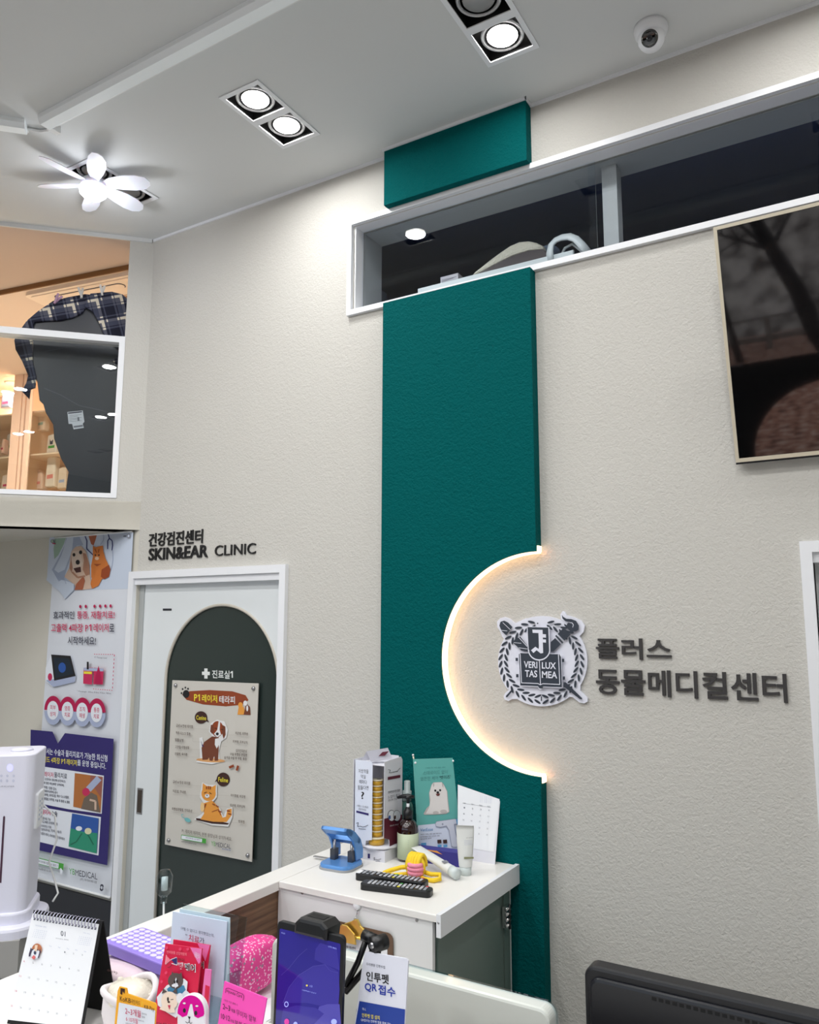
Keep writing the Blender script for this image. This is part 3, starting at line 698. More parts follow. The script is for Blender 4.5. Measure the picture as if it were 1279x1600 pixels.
A.text('본원에서는 수술과 물리치료가 가능한 최신형', 276, 204, 768, 262, 44, K_wh, .01); A.text('하이엔드 4파장 P', 276, 262, 462, 284, 42, K_yel, .01); one(A, 466, 288, 10, 34, K_yel); A.text('레이저', 486, 287, 557, 296, 42, K_yel, .01); A.text('를 운영 중입니다.', 562, 292, 758, 318, 42, K_wh, .01)
A.poly([(270, 334), (540, 372), (745, 404), (730, 668), (500, 636), (266, 590)], K_wh); A.poly([(258, 612), (500, 655), (725, 690), (708, 956), (480, 905), (250, 850)], K_wh)
A.text('P', 296, 370, 312, 373, 32, K_ink, .01); one(A, 314, 374, 9, 30, K_ink); A.text('레이저', 332, 374, 396, 382, 36, K_red, .01); A.text('물리치료', 402, 378, 490, 390, 38, K_ink, .01)
for k, (s, x1) in enumerate((('• 새로운 신진대사 활성화(성장촉진)', 480), ('• 통증완화 염증 촉진(빠른 상처회복)', 470), ('• 출혈 / 부종 / 염증 감소', 418), ('• 면역 체계(림프순환계) 증가', 426), ('• 적용 : 피부염, 외이도염, 척추 디스크질환,', 506))):
    A.text(s, 290, 412+k*27, x1, 436+k*27+(x1-480)*.05, 20, K_ink, .012)
A.text('관절염, 치주염, 수술 후 통증 & 염증', 330, 552, 510, 578, 20, K_ink, .012)
A.poly([(546, 386), (740, 412), (724, 660), (535, 618)], C_('print_fur', (176, 108, 54))); A.poly([(655, 402), (740, 412), (730, 560), (690, 500), (650, 460)], C_('print_glove', (150, 90, 76)))
A.poly([(660, 520), (700, 540), (724, 660), (590, 632), (610, 560)], C_('print_fur_grey', (110, 96, 84))); A.line((640, 500), (715, 420), 44, K_lil); A.ell(624, 516, 26, 28, K_red); A.path([(650, 570), (690, 580), (690, 640)], 14, K_dog)
A.text('P', 282, 628, 298, 631, 32, K_ink, .01); one(A, 300, 632, 9, 30, K_ink); A.text('레이저', 317, 634, 378, 642, 36, K_red, .01); A.text('수술', 384, 644, 426, 650, 38, K_ink, .01)
for k, (s, x1) in enumerate((('• 무혈 무통수술 가능', 380), ('• 출혈이 적고 빠른 상처회복 도움', 428), ('• 출혈과 바이러스 억제', 384), ('• 적용 : 일반외과수술, 구강외과 수술 등', 456))):
    A.text(s, 282, 678+k*27, x1, 698+k*27+(x1-400)*.08, 20, K_ink, .012)
A.text('잇몸의 해지, 피부종양 및 점막제거', 312, 790, 478, 832, 20, K_ink, .012)
A.poly([(530, 664), (714, 698), (700, 940), (506, 892)], K_blu); A.poly([(520, 765), (600, 790), (706, 800), (700, 940), (506, 892)], K_tgrn); A.ell(578, 768, 22, 16, K_wh); A.ell(642, 786, 24, 22, C_('print_cream', (216, 214, 176))); A.path([(600, 800), (560, 860), (520, 880)], 8, C_('print_cloth_shade', (24, 104, 80))); A.path([(640, 810), (680, 880)], 8, C_('print_cloth_shade', (24, 104, 80)))
A.poly([(250, 958), (474, 1012), (470, 1056), (246, 1000)], K_grn); A.poly([(254, 964), (440, 1010), (437, 1044), (250, 998)], K_wh); A.text('와이비메디칼 공식 블로그', 300, 984, 432, 1018, 18, K_ink)
A.poly([(447, 1044), (455, 1040), (468, 1058), (464, 1086), (450, 1082)], K_wh); A.text('www.ybmedical.co.kr', 240, 1022, 390, 1056, 20, K_ink)
A.text('YB', 512, 1040, 552, 1048, 40, K_grn); A.text('MEDICAL', 555, 1050, 708, 1078, 42, K_ink); A.text('(주) 와이비메디칼', 590, 1108, 705, 1130, 20, K_ink)
A.ell(740, 1165, 12, 14, K_ink); A.ell(738, 1185, 12, 14, K_ink); A.ell(739, 1175, 5, 12, K_wh)
b.build('printed_sheet', bn)
b = MB(); b.tube([(-3.75, -.014, 2.30), (-3.148, -.014, 2.30)], .005, M_offw); b.tube([(-3.765, -.014, .595), (-3.165, -.014, .595)], .005, M_offw); b.build('hanging_rod', bn)

# poster on the door
FP = frame((0, .0165, 0)); ps = thing('door_poster', 'grey laser therapy poster with cartoon dog and cat pinned on the dark door glass', 'poster', (-2.6, .0165, .87))
b = MB(); TLp, TRp, BRp, BLp = [local(FP, 230+x/3.905, 1030+y/3.905) for x, y in ((153, 128), (678, 148), (637, 1237), (107, 1130))]
b.prism([BLp, BRp, TRp, TLp], -.004, 0, C_('poster_sheet', (204, 200, 192), .5), M=FP)
A = Art(b, FP, 230, 1030, 3.905)
Pb = C_('poster_brown', (142, 62, 26)); Pd = C_('poster_dark_brown', (60, 30, 24)); Po = C_('poster_orange', (226, 152, 62)); Pm = C_('poster_dog_brown', (112, 58, 36)); Pw = C_('poster_white', (226, 226, 226)); Pt = C_('poster_text', (74, 56, 48)); Pl = C_('poster_line', (184, 178, 170)); Pc = C_('poster_cyan', (110, 182, 186))
A.poly([(212, 215), (260, 195), (380, 188), (520, 196), (600, 220), (618, 250), (580, 278), (480, 288), (340, 276), (240, 248)], Pb)
A.text('P', 286, 213, 305, 214, 42, K_yel, .015); one(A, 309, 214, 13, 40, K_yel); A.text('레이저', 334, 214, 427, 219, 46, K_yel, .015); A.text('테라피', 440, 222, 535, 226, 46, Pw, .015)
A.ell(238, 212, 20, 24, K_blk); 
for x, y in ((210, 207), (217, 182), (234, 173), (250, 180)): A.ell(x, y, 5, 6, K_blk)
A.ell(570, 280, 14, 18, Po); A.poly([(552, 338), (560, 290), (590, 290), (600, 338)], Po); A.poly([(590, 338), (604, 270), (628, 290), (632, 340)], Pm); A.ell(600, 268, 12, 16, Pw); A.ell(612, 300, 6, 18, Pw)
A.ell(330, 355, 38, 38, Pd); A.poly([(355, 375), (380, 385), (362, 355)], Pd); A.text('Canine', 302, 342, 362, 346, 26, K_yel, .01)
A.ell(466, 733, 40, 42, Pd); A.poly([(440, 735), (414, 750), (436, 715)], Pd); A.text('Feline', 437, 718, 496, 724, 28, K_yel, .01)
# dog
A.poly([(380, 440), (390, 390), (430, 368), (475, 380), (495, 430), (485, 480), (455, 500), (440, 560), (445, 615), (470, 622), (400, 640), (300, 628), (325, 600), (322, 480), (340, 475), (345, 510), (400, 470)], Pw)
A.ell(390, 616, 88, 12, C_('poster_sand', (216, 160, 104)), 3)
A.poly([(340, 605), (335, 540), (350, 505), (400, 470), (440, 475), (440, 540), (436, 618), (415, 620), (412, 590), (402, 620), (385, 618), (380, 600), (372, 612), (340, 614)], Pm); A.poly([(330, 488), (338, 530), (350, 535), (338, 515)], K_navy)
A.poly([(418, 485), (444, 480), (442, 520), (428, 545), (416, 520)], Pw); A.ell(432, 425, 36, 48, Pb); A.poly([(392, 400), (408, 400), (412, 440), (400, 455), (388, 440)], Pm); A.poly([(462, 400), (480, 410), (482, 460), (470, 485), (460, 450)], Pm)
A.poly([(440, 378), (450, 380), (446, 430), (455, 460), (430, 475), (412, 455), (432, 430)], Pw); A.ell(432, 455, 9, 9, K_blk); A.line((415, 420), (430, 422), 4, K_blk); A.line((455, 426), (468, 430), 4, K_blk)
# cat
A.poly([(325, 840), (340, 750), (380, 765), (430, 765), (430, 840), (405, 870), (450, 910), (470, 960), (490, 910), (525, 900), (525, 960), (500, 1020), (400, 1012), (290, 975), (340, 940), (352, 880)], Pw)
A.poly([(302, 968), (400, 976), (505, 1000), (495, 1008), (400, 1002), (305, 980)], Pd)
A.poly([(345, 880), (400, 860), (440, 900), (465, 965), (485, 960), (495, 915), (520, 910), (520, 950), (490, 992), (410, 990), (330, 975), (352, 940)], Po)
A.ell(380, 818, 44, 46, Po); A.poly([(345, 755), (372, 775), (342, 800)], Po); A.poly([(425, 765), (400, 778), (422, 805)], Po); A.path([(400, 930), (440, 915), (455, 950)], 4, Pb)
for p in (((368, 775), (368, 792)), ((380, 773), (380, 792)), ((392, 775), (391, 793)), ((442, 900), (425, 890)), ((460, 930), (440, 925)), ((520, 945), (500, 940)), ((512, 925), (492, 922)), ((365, 880), (355, 905)), ((405, 880), (420, 888))): A.line(*p, 7, Pb)
A.line((355, 815), (370, 808), 4, Pd); A.line((386, 812), (400, 820), 4, Pd); A.ell(374, 832, 14, 12, Pw); A.ell(373, 828, 4, 4, Pd); A.ell(345, 900, 12, 30, C_('poster_cream', (232, 196, 140)))
A.poly([(505, 652), (535, 640), (538, 655), (510, 666)], Pb); A.poly([(548, 675), (556, 645), (570, 650), (560, 680)], Pb)
A.ell(255, 978, 20, 12, Pc, 25); A.path([(240, 970), (222, 960), (218, 945), (230, 945)], 4, Pc)
for s, x0, y0, x1, dy in (('급성 & 만성 외이염', 186, 393, 287, 8), ('척추 디스크 질환', 184, 438, 273, 8), ('발톱낭염', 180, 480, 230, 5), ('고관절 이형성증', 180, 522, 266, 8), ('관절염, 육아종', 178, 565, 255, 6), ('치은염, 치주염', 547, 440, 623, 6), ('피부염, 피부상처', 532, 490, 621, 8), ('십자인대손상', 550, 545, 619, 5), ('수술 퇴행성 관절염', 516, 566, 618, 8), ('슬개골 수술 후 부종, 통증', 480, 588, 617, 10),
                        ('급성 & 만성 외이염', 168, 735, 272, 10), ('치은염, 구내염', 167, 792, 245, 8), ('퇴행성관절염, 인대손상', 162, 900, 286, 14), ('외이중염, 비강염', 520, 818, 609, 10), ('피부염, 피부상처', 516, 878, 607, 10), ('방광염', 568, 976, 604, 4)):
    A.text(s, x0, y0, x1, y0+dy, 19, Pt, .012)
for p in (((190, 415), (400, 428)), ((186, 460), (288, 462)), ((288, 462), (290, 500)), ((290, 500), (345, 503)), ((186, 545), (335, 550)), ((505, 460), (620, 462)), ((505, 460), (500, 505)), ((450, 528), (500, 530)), ((185, 590), (330, 596)), ((170, 760), (345, 770)), ((170, 820), (340, 830)), ((430, 825), (520, 830)), ((440, 890), (520, 900)), ((170, 930), (330, 940)), ((500, 990), (600, 996))): A.line(*p, 1.5, Pl)
A.text('P1 레이저 테라피, 본편 원장님과 상의하세요.', 226, 1030, 530, 1082, 24, Pt, .004)
A.poly([(222, 1066), (374, 1092), (372, 1120), (220, 1094)], K_grn); A.poly([(225, 1070), (350, 1092), (348, 1112), (223, 1091)], K_wh); A.text('와이비메디칼 공식 블로그', 250, 1078, 342, 1094, 10, K_ink); A.text('www.ybmedical.co.kr', 222, 1102, 316, 1120, 11, K_ink)
A.text('YB', 405, 1104, 431, 1109, 27, K_grn); A.text('MEDICAL', 433, 1110, 524, 1124, 28, K_ink); A.text('와이비메디칼', 472, 1146, 524, 1154, 12, K_blu)
b.build('printed_sheet', ps)
for x, y in ((176, 160), (650, 178), (615, 1196), (133, 1104)):
    u, v = local(FP, 230+x/3.905, 1030+y/3.905); b = MB(FP); b.lathe([(.0085, -.012), (.0085, .005), (.006, .009), (.0001, .010)], M_steel, (u, v, 0)); b.build('stand_off_pin', ps)

# ---------------------------------------------------------------- reception counter
ZT_ = 1.055
M_top = mat('white_solid_surface', (236, 234, 230), .3); M_cw = mat('counter_white', (214, 215, 214), .5)
M_wood = mat('brown_wood', (112, 82, 58), .55)
tc = N(M_wood, 'ShaderNodeTexCoord'); mp = N(M_wood, 'ShaderNodeMapping'); nz = N(M_wood, 'ShaderNodeTexNoise'); mp.inputs['Scale'].default_value = (3, 3, 45)
LK(M_wood, tc.outputs['Object'], mp.inputs[0]); LK(M_wood, mp.outputs[0], nz.inputs['Vector']); nz.inputs['Scale'].default_value = 2.2; nz.inputs['Detail'].default_value = 5
rp = ramp(M_wood, nz.outputs['Fac'], [(.3, lin((86, 60, 42))), (.7, lin((134, 102, 74)))], 'LINEAR'); LK(M_wood, rp.outputs[0], P(M_wood).inputs['Base Color'])
ct = thing('reception_counter', 'white topped reception counter with brown wood lining, turning a corner towards the wall', 'counter', (-1.72, -1.2, 0))
b = MB(); b.prism([(-1.765, -.002), (-1.68, -.002), (-1.68, -1.28), (1.3, -1.28), (1.3, -1.72), (-1.765, -1.72)], ZT_-.028, ZT_, M_top, bev=.003); b.build('countertop', ct)
b = MB(); b.box(-1.755, -1.705, -1.70, -.004, 0, ZT_-.028, M_cw); b.box(-1.705, 1.28, -1.70, -1.66, 0, ZT_-.028, M_cw); b.build('outer_panel', ct)
b = MB(); b.box(-1.705, -1.688, -1.31, -.004, 0, ZT_-.028, M_wood); b.box(-1.70, 1.28, -1.31, -1.29, 0, ZT_-.028, M_wood); b.build('wood_lining', ct)
b = MB(); b.box(-1.686, -1.14, -1.285, -.61, .70, .725, M_top); b.box(-1.14, 1.2, -1.285, -.70, .70, .725, M_top); b.box(-1.66, -1.62, -1.2, -.65, 0, .7, M_cw); b.box(1.14, 1.18, -1.2, -.75, 0, .7, M_cw)
tag(b.build('work_desk'), 'low white work desk behind the reception counter', 'desk')

# ---------------------------------------------------------------- cabinet by the wall
cb = thing('cabinet', 'white cabinet with grey green door against the wall, items crowded on its top', 'cabinet', (-1.41, -.3, 0))
M_cgreen = mat('grey_green_panel', (104, 120, 114), .35)
b = MB(); b.box(-1.686, -1.135, -.585, -.57, 0, 1.036, M_offw); b.box(-1.686, -1.67, -.57, -.055, 0, 1.036, M_offw); b.box(-1.67, -1.15, -.07, -.055, 0, 1.036, M_offw); b.box(-1.67, -1.15, -.56, -.07, .05, .07, M_offw)
b.box(-1.15, -1.135, -.0745, -.056, 0, 1.02, M_offw); b.build('body', cb)
b = MB(); b.prism([(-1.678, -.592), (-1.118, -.592), (-1.118, -.052), (-1.678, -.052)], 1.036, ZT_, M_top, bev=.003); b.build('top', cb)
b = MB(); b.box(-1.118, -1.104, -.594, -.045, .998, 1.058, M_white); b.build('edge_fascia', cb)
d = MB(); d.box(-1.152, -1.134, -.560, -.076, .06, 1.018, M_cgreen)
fr = [(-.560, -.515, .06, 1.018), (-.121, -.076, .06, 1.018), (-.515, -.121, .975, 1.018), (-.515, -.121, .06, .105)]
for y0, y1, z0_, z1_ in fr: d.box(-1.134, -1.130, y0, y1, z0_, z1_, M_cgreen)
dr = d.build('door', cb)
b = MB(); b.box(-1.130, -1.118, -.135, -.100, .880, .945, M_chrome)
for z in (.888, .905, .922, .938): b.tube([(-1.116, -.138, z), (-1.116, -.098, z)], .005, M_chrome)
b.tube([(-1.112, -.118, .875), (-1.112, -.118, .95)], .004, M_black); b.build('hinge', dr)
for x, y in ((472, 1395), (651, 1438)):
    p = at_y(x, y, -.585); b = MB(frame(p)); b.lathe([(.0045, -.001), (.0045, .0012), (.002, .0016), (.0001, .0010)], M_steel, n=14); b.build('screw', cb)
p = at_y(679, 1441, -.594); b = MB(frame((-1.111, -.594, p.z))); b.lathe([(.003, -.001), (.003, .001), (.0001, .0012)], M_steel, n=12); b.build('screw', cb)
# hook and clipboard
hk = at_y(558, 1414, -.585); h = thing('adhesive_hook', 'small round white adhesive hook on the white cabinet side', 'hook', tuple(hk))
b = MB(frame(hk)); b.lathe([(.0135, 0), (.0135, .004), (.010, .0065), (.0001, .007)], M_white); b.build('disc', h)
b = MB(frame(hk)); b.tube([(.003, -.010, .006), (.004, -.022, .006), (.001, -.032, .008), (-.001, -.036, .013), (.001, -.033, .018)], .0014, M_chrome); b.build('wire', h)
cp = at_y(560, 1440, -.594); FC = frame((cp.x, -.594, cp.z), 0, -1.5)
cl = thing('clipboard', 'brown clipboard with a gold clip hanging from the white hook', 'clipboard', tuple(cp))
TL, TR = local(FC, 514, 1433), local(FC, 613, 1460); H = .30
M_hard = mat('hardboard', (104, 80, 62), .6, bump=(60, .3, .001))
b = MB(); b.prism(rrect(TR[0]-.225, TR[0], TR[1]-H, TR[1], .018), -.004, -.0006, M_hard, M=FC); b.build('board', cl)
b = MB(); b.prism([(TR[0]-.215, TR[1]-H+.01), (TR[0]-.018, TR[1]-H+.01), (TR[0]-.018, TR[1]-.022), (TR[0]-.215, TR[1]-.022)], -.0004, .0006, M_paper, M=FC)
A = Art(b, FC, 420, 1410, 5.33, .0008); A.text('플러스동물메디컬센터', 560, 340, 722, 372, 20, K_ink, .02); A.poly([(520, 380), (940, 470), (938, 505), (518, 412)], C_('print_taupe', (96, 84, 84))); A.text('접수증', 628, 404, 668, 412, 14, K_wh)
u, v = A.m((560, 690)); A.ell(560, 690, 188, 235, C_('print_ring_yellow', (238, 200, 70)), n=40); A.ell(548, 690, 168, 210, K_navy, n=40); A.ell(548, 690, 150, 190, C_('print_ring_blue', (66, 88, 150)), n=40)
b.build('sheet', cl)
M_brass = mat('gold_metal', (224, 190, 96), .35, .85)
b = MB(); M2 = FC @ Matrix.Translation((0, 0, .004))
b.prism([A.m(p) for p in ((580, 235), (640, 170), (700, 150), (720, 135), (745, 138), (770, 190), (845, 270), (840, 295), (700, 300), (600, 250))], -.003, .004, M_brass, M=M2, bev=.002)
b.prism([A.m(p) for p in ((600, 195), (640, 165), (680, 175), (745, 250), (755, 335), (640, 310))], .012, .016, M_brass, M=M2, bev=.0015)
b.tube([(M2 @ Vector((*A.m((600, 262)), .006))), (M2 @ Vector((*A.m((840, 300)), .006)))], .004, M_brass)
b.build('clip', cl)
# ---------------------------------------------------------------- things on the cabinet
T = ZT_
def prod(M, *a): return M
# punch
pc = thing('hole_punch', 'light blue two hole paper punch standing on the white cabinet top', 'hole punch', (-1.60, -.36, T))
M_pb = mat('blue_enamel', (92, 148, 214), .3, .2); M_pg = mat('grey_rubber', (150, 152, 155), .6); M_ds = mat('dark_steel', (84, 86, 92), .35, .8)
MP = Matrix.Translation((-1.600, -.372, T)) @ Matrix.Rotation(math.radians(4), 4, 'Z')
b = MB(MP); b.prism(rrect(-.060, .060, -.058, .058, .034, 8), .006, .018, M_pb, bev=.004); b.build('base', pc)
b = MB(MP); b.prism(rrect(-.063, .063, -.061, .061, .036, 8), 0, .007, M_pg, bev=.002); b.build('rubber_tray', pc)
FS = MP @ Matrix(((0, 0, 1, 0), (1, 0, 0, 0), (0, 1, 0, 0), (0, 0, 0, 1)))
plate = [(.060, .020), (.060, .050), (.045, .082), (.010, .112), (-.020, .128), (-.046, .134), (-.052, .126), (-.030, .108), (-.004, .088), (.012, .060), (.018, .020)]
b = MB(FS)
for s_ in (-.048, .040): b.prism(plate, s_, s_+.008, M_pb, bev=.001)
b.prism([(-.046, .134), (-.052, .126), (-.030, .108), (-.012, .104), (-.006, .112), (-.020, .128)], -.048, .048, M_pb, bev=.001)
b.prism([(.045, .082), (.030, .094), (.018, .080), (.034, .066)], -.048, .048, M_pb, bev=.001); b.build('lever', pc)
for dx in (-.034, .034):
    b = MB(MP); b.box(dx-.009, dx+.009, -.002, .022, .018, .052, M_ds); b.lathe([(.005, .018), (.005, .080)], M_steel, (dx, .010, 0)); b.build('punch_tower', pc)
b = MB(MP); b.box(-.13, -.05, .028, .038, .007, .010, M_steel); b.build('paper_guide', pc)
# remotes
def remote(p, q, w, h, label, keys, z=0, zq=0):
    p, q = Vector(p), Vector(q); d = q-p; L = d.length; t = thing('remote_control', label, 'remote control', tuple(p), group='remote controls')
    X = d.normalized(); Y = Vector((0, 0, 1)).cross(X).normalized(); Z = X.cross(Y); M = Matrix.Identity(4)
    for i in range(3): M[i][0] = X[i]; M[i][1] = Y[i]; M[i][2] = Z[i]; M[i][3] = p[i]
    b = MB(M); b.prism(rrect(0, L, -w/2, w/2, .012, 6), 0, h, M_black, bev=.004); b.build('body', t)
    k = MB(M); rnd = random.Random(int(L*1e5)); nx, ny = keys
    for i in range(nx):
        for j in range(ny):
            if rnd.random() < .06: continue
            x = .028+(L-.046)*i/(nx-1); y = -w/2+w*(j+.9)/(ny+.8)
            c = rnd.choice([M_kg, M_kg, M_kg, M_kg2, M_kg2, M_kg2])
            if i == nx//2 and j == 0: c = mat('yellow_key', (220, 210, 60))
            if i == nx//2 and j == ny-1: c = mat('green_key', (70, 160, 80))
            if i == nx-1 and j == ny-1: c = mat('red_key', (200, 50, 50))
            k.prism(rrect(x-.0042, x+.0042, y-.0036, y+.0036, .0015, 2), h, h+.0016, c)
    o = k.build('buttons', t); o['kind'] = 'stuff'
    return t, M
M_kg = mat('key_grey', (150, 154, 162), .5); M_kg2 = mat('key_light', (196, 198, 204), .5)
t1, M1 = remote((-1.486, -.442, T+.001), (-1.252, -.412, T+.001), .044, .021, 'black remote control with grey keys, the farther of the two on the cabinet', (14, 4))
b = MB(M1); b.box(.004, .018, -.020, .010, .0212, .0220, M_paper); b.build('sticker', t1)
t2, M2 = remote((-1.422, -.510, T+.001), (-1.204, -.466, T+.001), .044, .019, 'black remote control with small keys, the nearer of the two on the cabinet', (14, 4))
# display stand with pots
M_card = mat('white_card', (222, 222, 230), .5); K_ye = mat('pot_yellow', (222, 172, 48), .25, trans=.0, coat=.4)
dsn = thing('display_stand', 'white cardboard display stand with printed side flaps holding a column of yellow pots', 'display stand', (-1.56, -.22, T))
b = MB(); b.box(-1.605, -1.50, -.262, -.17, T, T+.036, M_card); A = Art(b, frame((0, -.2622, 0)), 540, 1160, 8, .0003)
M_script = mat('script_ink', (50, 50, 60)); A.poly([(275, 1390), (303, 1392), (303, 1450), (275, 1448)], K_navy)
A.path([(345, 1450), (365, 1440), (352, 1470), (380, 1462), (400, 1468), (425, 1460), (445, 1455)], 5, M_script); A.line((375, 1485), (430, 1482), 5, M_script); b.build('base_box', dsn)
b = MB(); b.lathe([(.068, 0), (.068, .006), (.0001, .0065)], M_card, (-1.553, -.212, T+.040), n=8); b.lathe([(.02, 0), (.02, .006)], M_card, (-1.553, -.212, T+.035)); b.build('turntable', dsn)
FLp = frame((0, -.268, 0)); pts = [(120, 215), (320, 240), (335, 270), (325, 1220), (250, 1230), (245, 1290), (110, 1240)]
b = MB(); A = Art(b, FLp, 540, 1160, 8, .0006); b.prism([A.m(p) for p in pts], -.0015, .0003, mat('white_card_cool', (226, 232, 246), .5), M=FLp)
for s, x0, y0, x1, h in (('처방약을', 160, 330, 285, 52), ('먹일', 190, 400, 250, 48), ('때마다', 170, 465, 265, 50), ('힘들다면', 152, 535, 285, 52)): A.text(s, x0, y0, x1, y0+8, h, M_script, -.004)
A.text('?', 195, 615, 232, 618, 90, K_blk, .01); A.text('스페이스 짐 상담문', 138, 775, 285, 800, 26, M_script, -.004); A.text('상담하세요', 160, 815, 258, 832, 26, M_script, -.004)
A.poly([(135, 850), (287, 886), (287, 912), (135, 874)], K_navy); A.path([(135, 1010), (160, 1000), (150, 1050), (185, 1045), (215, 1055), (250, 1048), (285, 1030)], 6, M_script); A.line((165, 1075), (255, 1085), 6, M_script)
b.build('left_flap', dsn)
XR = -1.500; FRt = frame((XR, 0, 0), 90); b = MB(); A = Art(b, FRt, 540, 1160, 8, .0006)
def rx(x, y): p = at_x(540+x/8, 1160+y/8, XR); return (p.y, p.z)
pr_ = [(484, 250), (510, 235), (690, 178), (708, 215), (700, 1285), (545, 1310), (540, 1215), (474, 1200)]
b.prism([A.m(p) for p in pr_], -.0015, .0003, M_card, M=FRt)
A.poly([(476, 955), (702, 900), (700, 1283), (546, 1308), (540, 1213), (474, 1198)], C_('print_wine', (92, 22, 44)))
A.path([(525, 340), (555, 345), (540, 380), (590, 372), (640, 360), (675, 320)], 5, M_script); A.line((585, 370), (645, 362), 6, K_blk)
A.poly([(520, 432), (676, 405), (676, 440), (520, 470)], C_('print_wine', (92, 22, 44))); A.text('하루한번이면 충분', 520, 610, 672, 580, 34, M_script, .01); A.text('느낌이 좋은', 520, 665, 672, 636, 40, M_script, -.005); A.text('영양제 한알이면', 525, 712, 675, 682, 26, M_script, -.006)
for cx, c in ((565, K_blu), (630, Pd)):
    A.ell(cx, 915, 47, 70, K_ink); A.ell(cx, 915, 43, 65, K_wh); A.poly([(cx-38, 915), (cx-14, 912), (cx-14, 955), (cx-38, 960)], c)
A.text('캡슐형 연질형', 540, 1035, 655, 1012, 16, K_wh); b.build('right_flap', dsn)
b = MB(); b.box(-1.630, -1.505, -.168, -.166, T+.05, T+.335, M_card); b.box(-1.632, -1.630, -.262, -.166, T+.05, T+.325, M_card)
b.box(-1.585, -1.583, -.23, -.168, T+.05, T+.33, M_card); b.build('back_panels', dsn)
b = MB(); Fh = frame((-1.56, -.22, T+.318)); M3 = Fh
b.prism([(-.052, 0), (-.045, 0), (-.026, .034), (-.008, 0), (0, 0), (0, .001)], -.001, .001, M_card, M=Fh)
b.add([Fh @ Vector(p) for p in ((-.026, .036, .03), (-.006, 0, .03), (.05, .010, -.02), (.030, .046, -.02))], [(0, 1, 2, 3), (3, 2, 1, 0)], M_card)
b.add([Fh @ Vector(p) for p in ((-.026, .036, .03), (-.048, 0, .03), (.008, .012, -.02), (.030, .046, -.02))], [(0, 1, 2, 3), (3, 2, 1, 0)], M_card)
b.box(-1.62, -1.50, -.262, -.166, T+.312, T+.314, M_card)
b.add([Fh @ Vector(p) for p in ((.012, .020, .012), (.030, .022, -.001), (.040, .036, -.012), (.022, .034, .002))], [(0, 1, 2, 3), (3, 2, 1, 0)], C_('print_wine', (92, 22, 44)))
b.build('header', dsn)
px_, py_ = -1.553, -.232
pot0 = None
for k in range(11):
    z = T+.048+(0 if k == 0 else .026+(k-1)*.0187) if k else T+.048
    lb = ['widest yellow pot with clear lid, lowest of its column in the display stand', 'yellow pot in the display stand, next above the widest lowest pot', 'small yellow pot, third from the bottom of the column', 'small yellow pot, fourth from the bottom of the column', 'small yellow pot, fifth from the bottom of the column', 'small yellow pot, middle one of the column of eleven', 'small yellow pot, fifth from the top of the column', 'small yellow pot, fourth from the top of the column', 'small yellow pot, third from the top of the column', 'small yellow pot, second from the top of the column', 'small yellow pot with white printed lid, topmost of its column'][k]
    t = thing('pill_pot', lb, 'pot', (px_, py_, z), group='yellow pots in the display stand')
    r = .030 if k == 0 else .0205; h = .021 if k == 0 else .0155
    b = MB(); b.lathe([(r*.9, 0), (r*.96, h)], K_ye, (px_, py_, z), n=24); b.build('cup', t)
    b = MB(); b.lathe([(r*1.06, h), (r*1.06, h+.0028), (r*.98, h+.0032), (.0001, h+.0032)], mat('pot_lid', (236, 228, 200), .3), (px_, py_, z), n=24)
    if k == 10: b.flat(ell(px_+.006, py_+.002, .009, .006, 14), z+h+.0034, K_ink)
    b.build('lid', t)
# bottles
pt = at_y(637, 1342, -.19); bx, by = pt.x, -.19
pb = thing('pump_bottle', 'dark brown pump bottle with a pale green label', 'bottle', (bx, by, T))
M_amb = mat('dark_amber', (36, 14, 12), .12, coat=.6)
b = MB(); b.lathe([(.030, 0), (.036, .004), (.036, .098), (.034, .112), (.022, .128), (.014, .134)], M_amb, (bx, by, T), n=36); b.build('body', pb)
b = MB(); b.lathe([(.0364, .008), (.0364, .090)], mat('pale_green_label', (184, 196, 168), .5), (bx, by, T), n=48)
FLb = frame((bx, by-.0366, T), 31); 
for i in range(9): 
    a0 = math.radians(-90+31+8); 
    b.add([(bx+.0367*math.cos(a), by+.0367*math.sin(a), T+zz) for a, zz in ((math.radians(-58), .072-i*.006), (math.radians(-22), .072-i*.006), (math.radians(-22), .0705-i*.006), (math.radians(-58), .0705-i*.006))], [(0, 1, 2, 3)], K_gry)
b.build('label', pb)
b = MB(); b.lathe([(.0165, .130), (.0165, .160), (.012, .163), (.008, .172)], M_black, (bx, by, T)); b.lathe([(.0052, .165), (.0052, .185)], M_paper, (bx, by, T)); b.lathe([(.006, .185), (.006, .198), (.012, .202), (.011, .208), (.0001, .209)], M_black, (bx, by, T))
b.tube([(bx+.020, by+.008, T+.206), (bx, by, T+.207), (bx-.022, by-.004, T+.205), (bx-.038, by-.008, T+.200)], [.005, .0085, .0065, .004], M_black); b.build('pump', pb)
sx, sy = at_y(637, 1250, -.10).x, -.105
sb = thing('spray_bottle', 'slim clear green spray bottle with translucent cap, behind the brown pump bottle', 'bottle', (sx, sy, T))
b = MB(); b.lathe([(.020, 0), (.023, .003), (.023, .150), (.018, .166), (.011, .172)], mat('clear_green_plastic', (120, 176, 164), .1, trans=.6), (sx, sy, T)); b.build('body', sb)
b = MB(); b.lathe([(.016, .172), (.016, .205), (.011, .208), (.011, .238), (.0085, .240), (.0001, .240)], mat('frosted_cap', (206, 216, 216), .3), (sx, sy, T)); b.build('cap', sb)
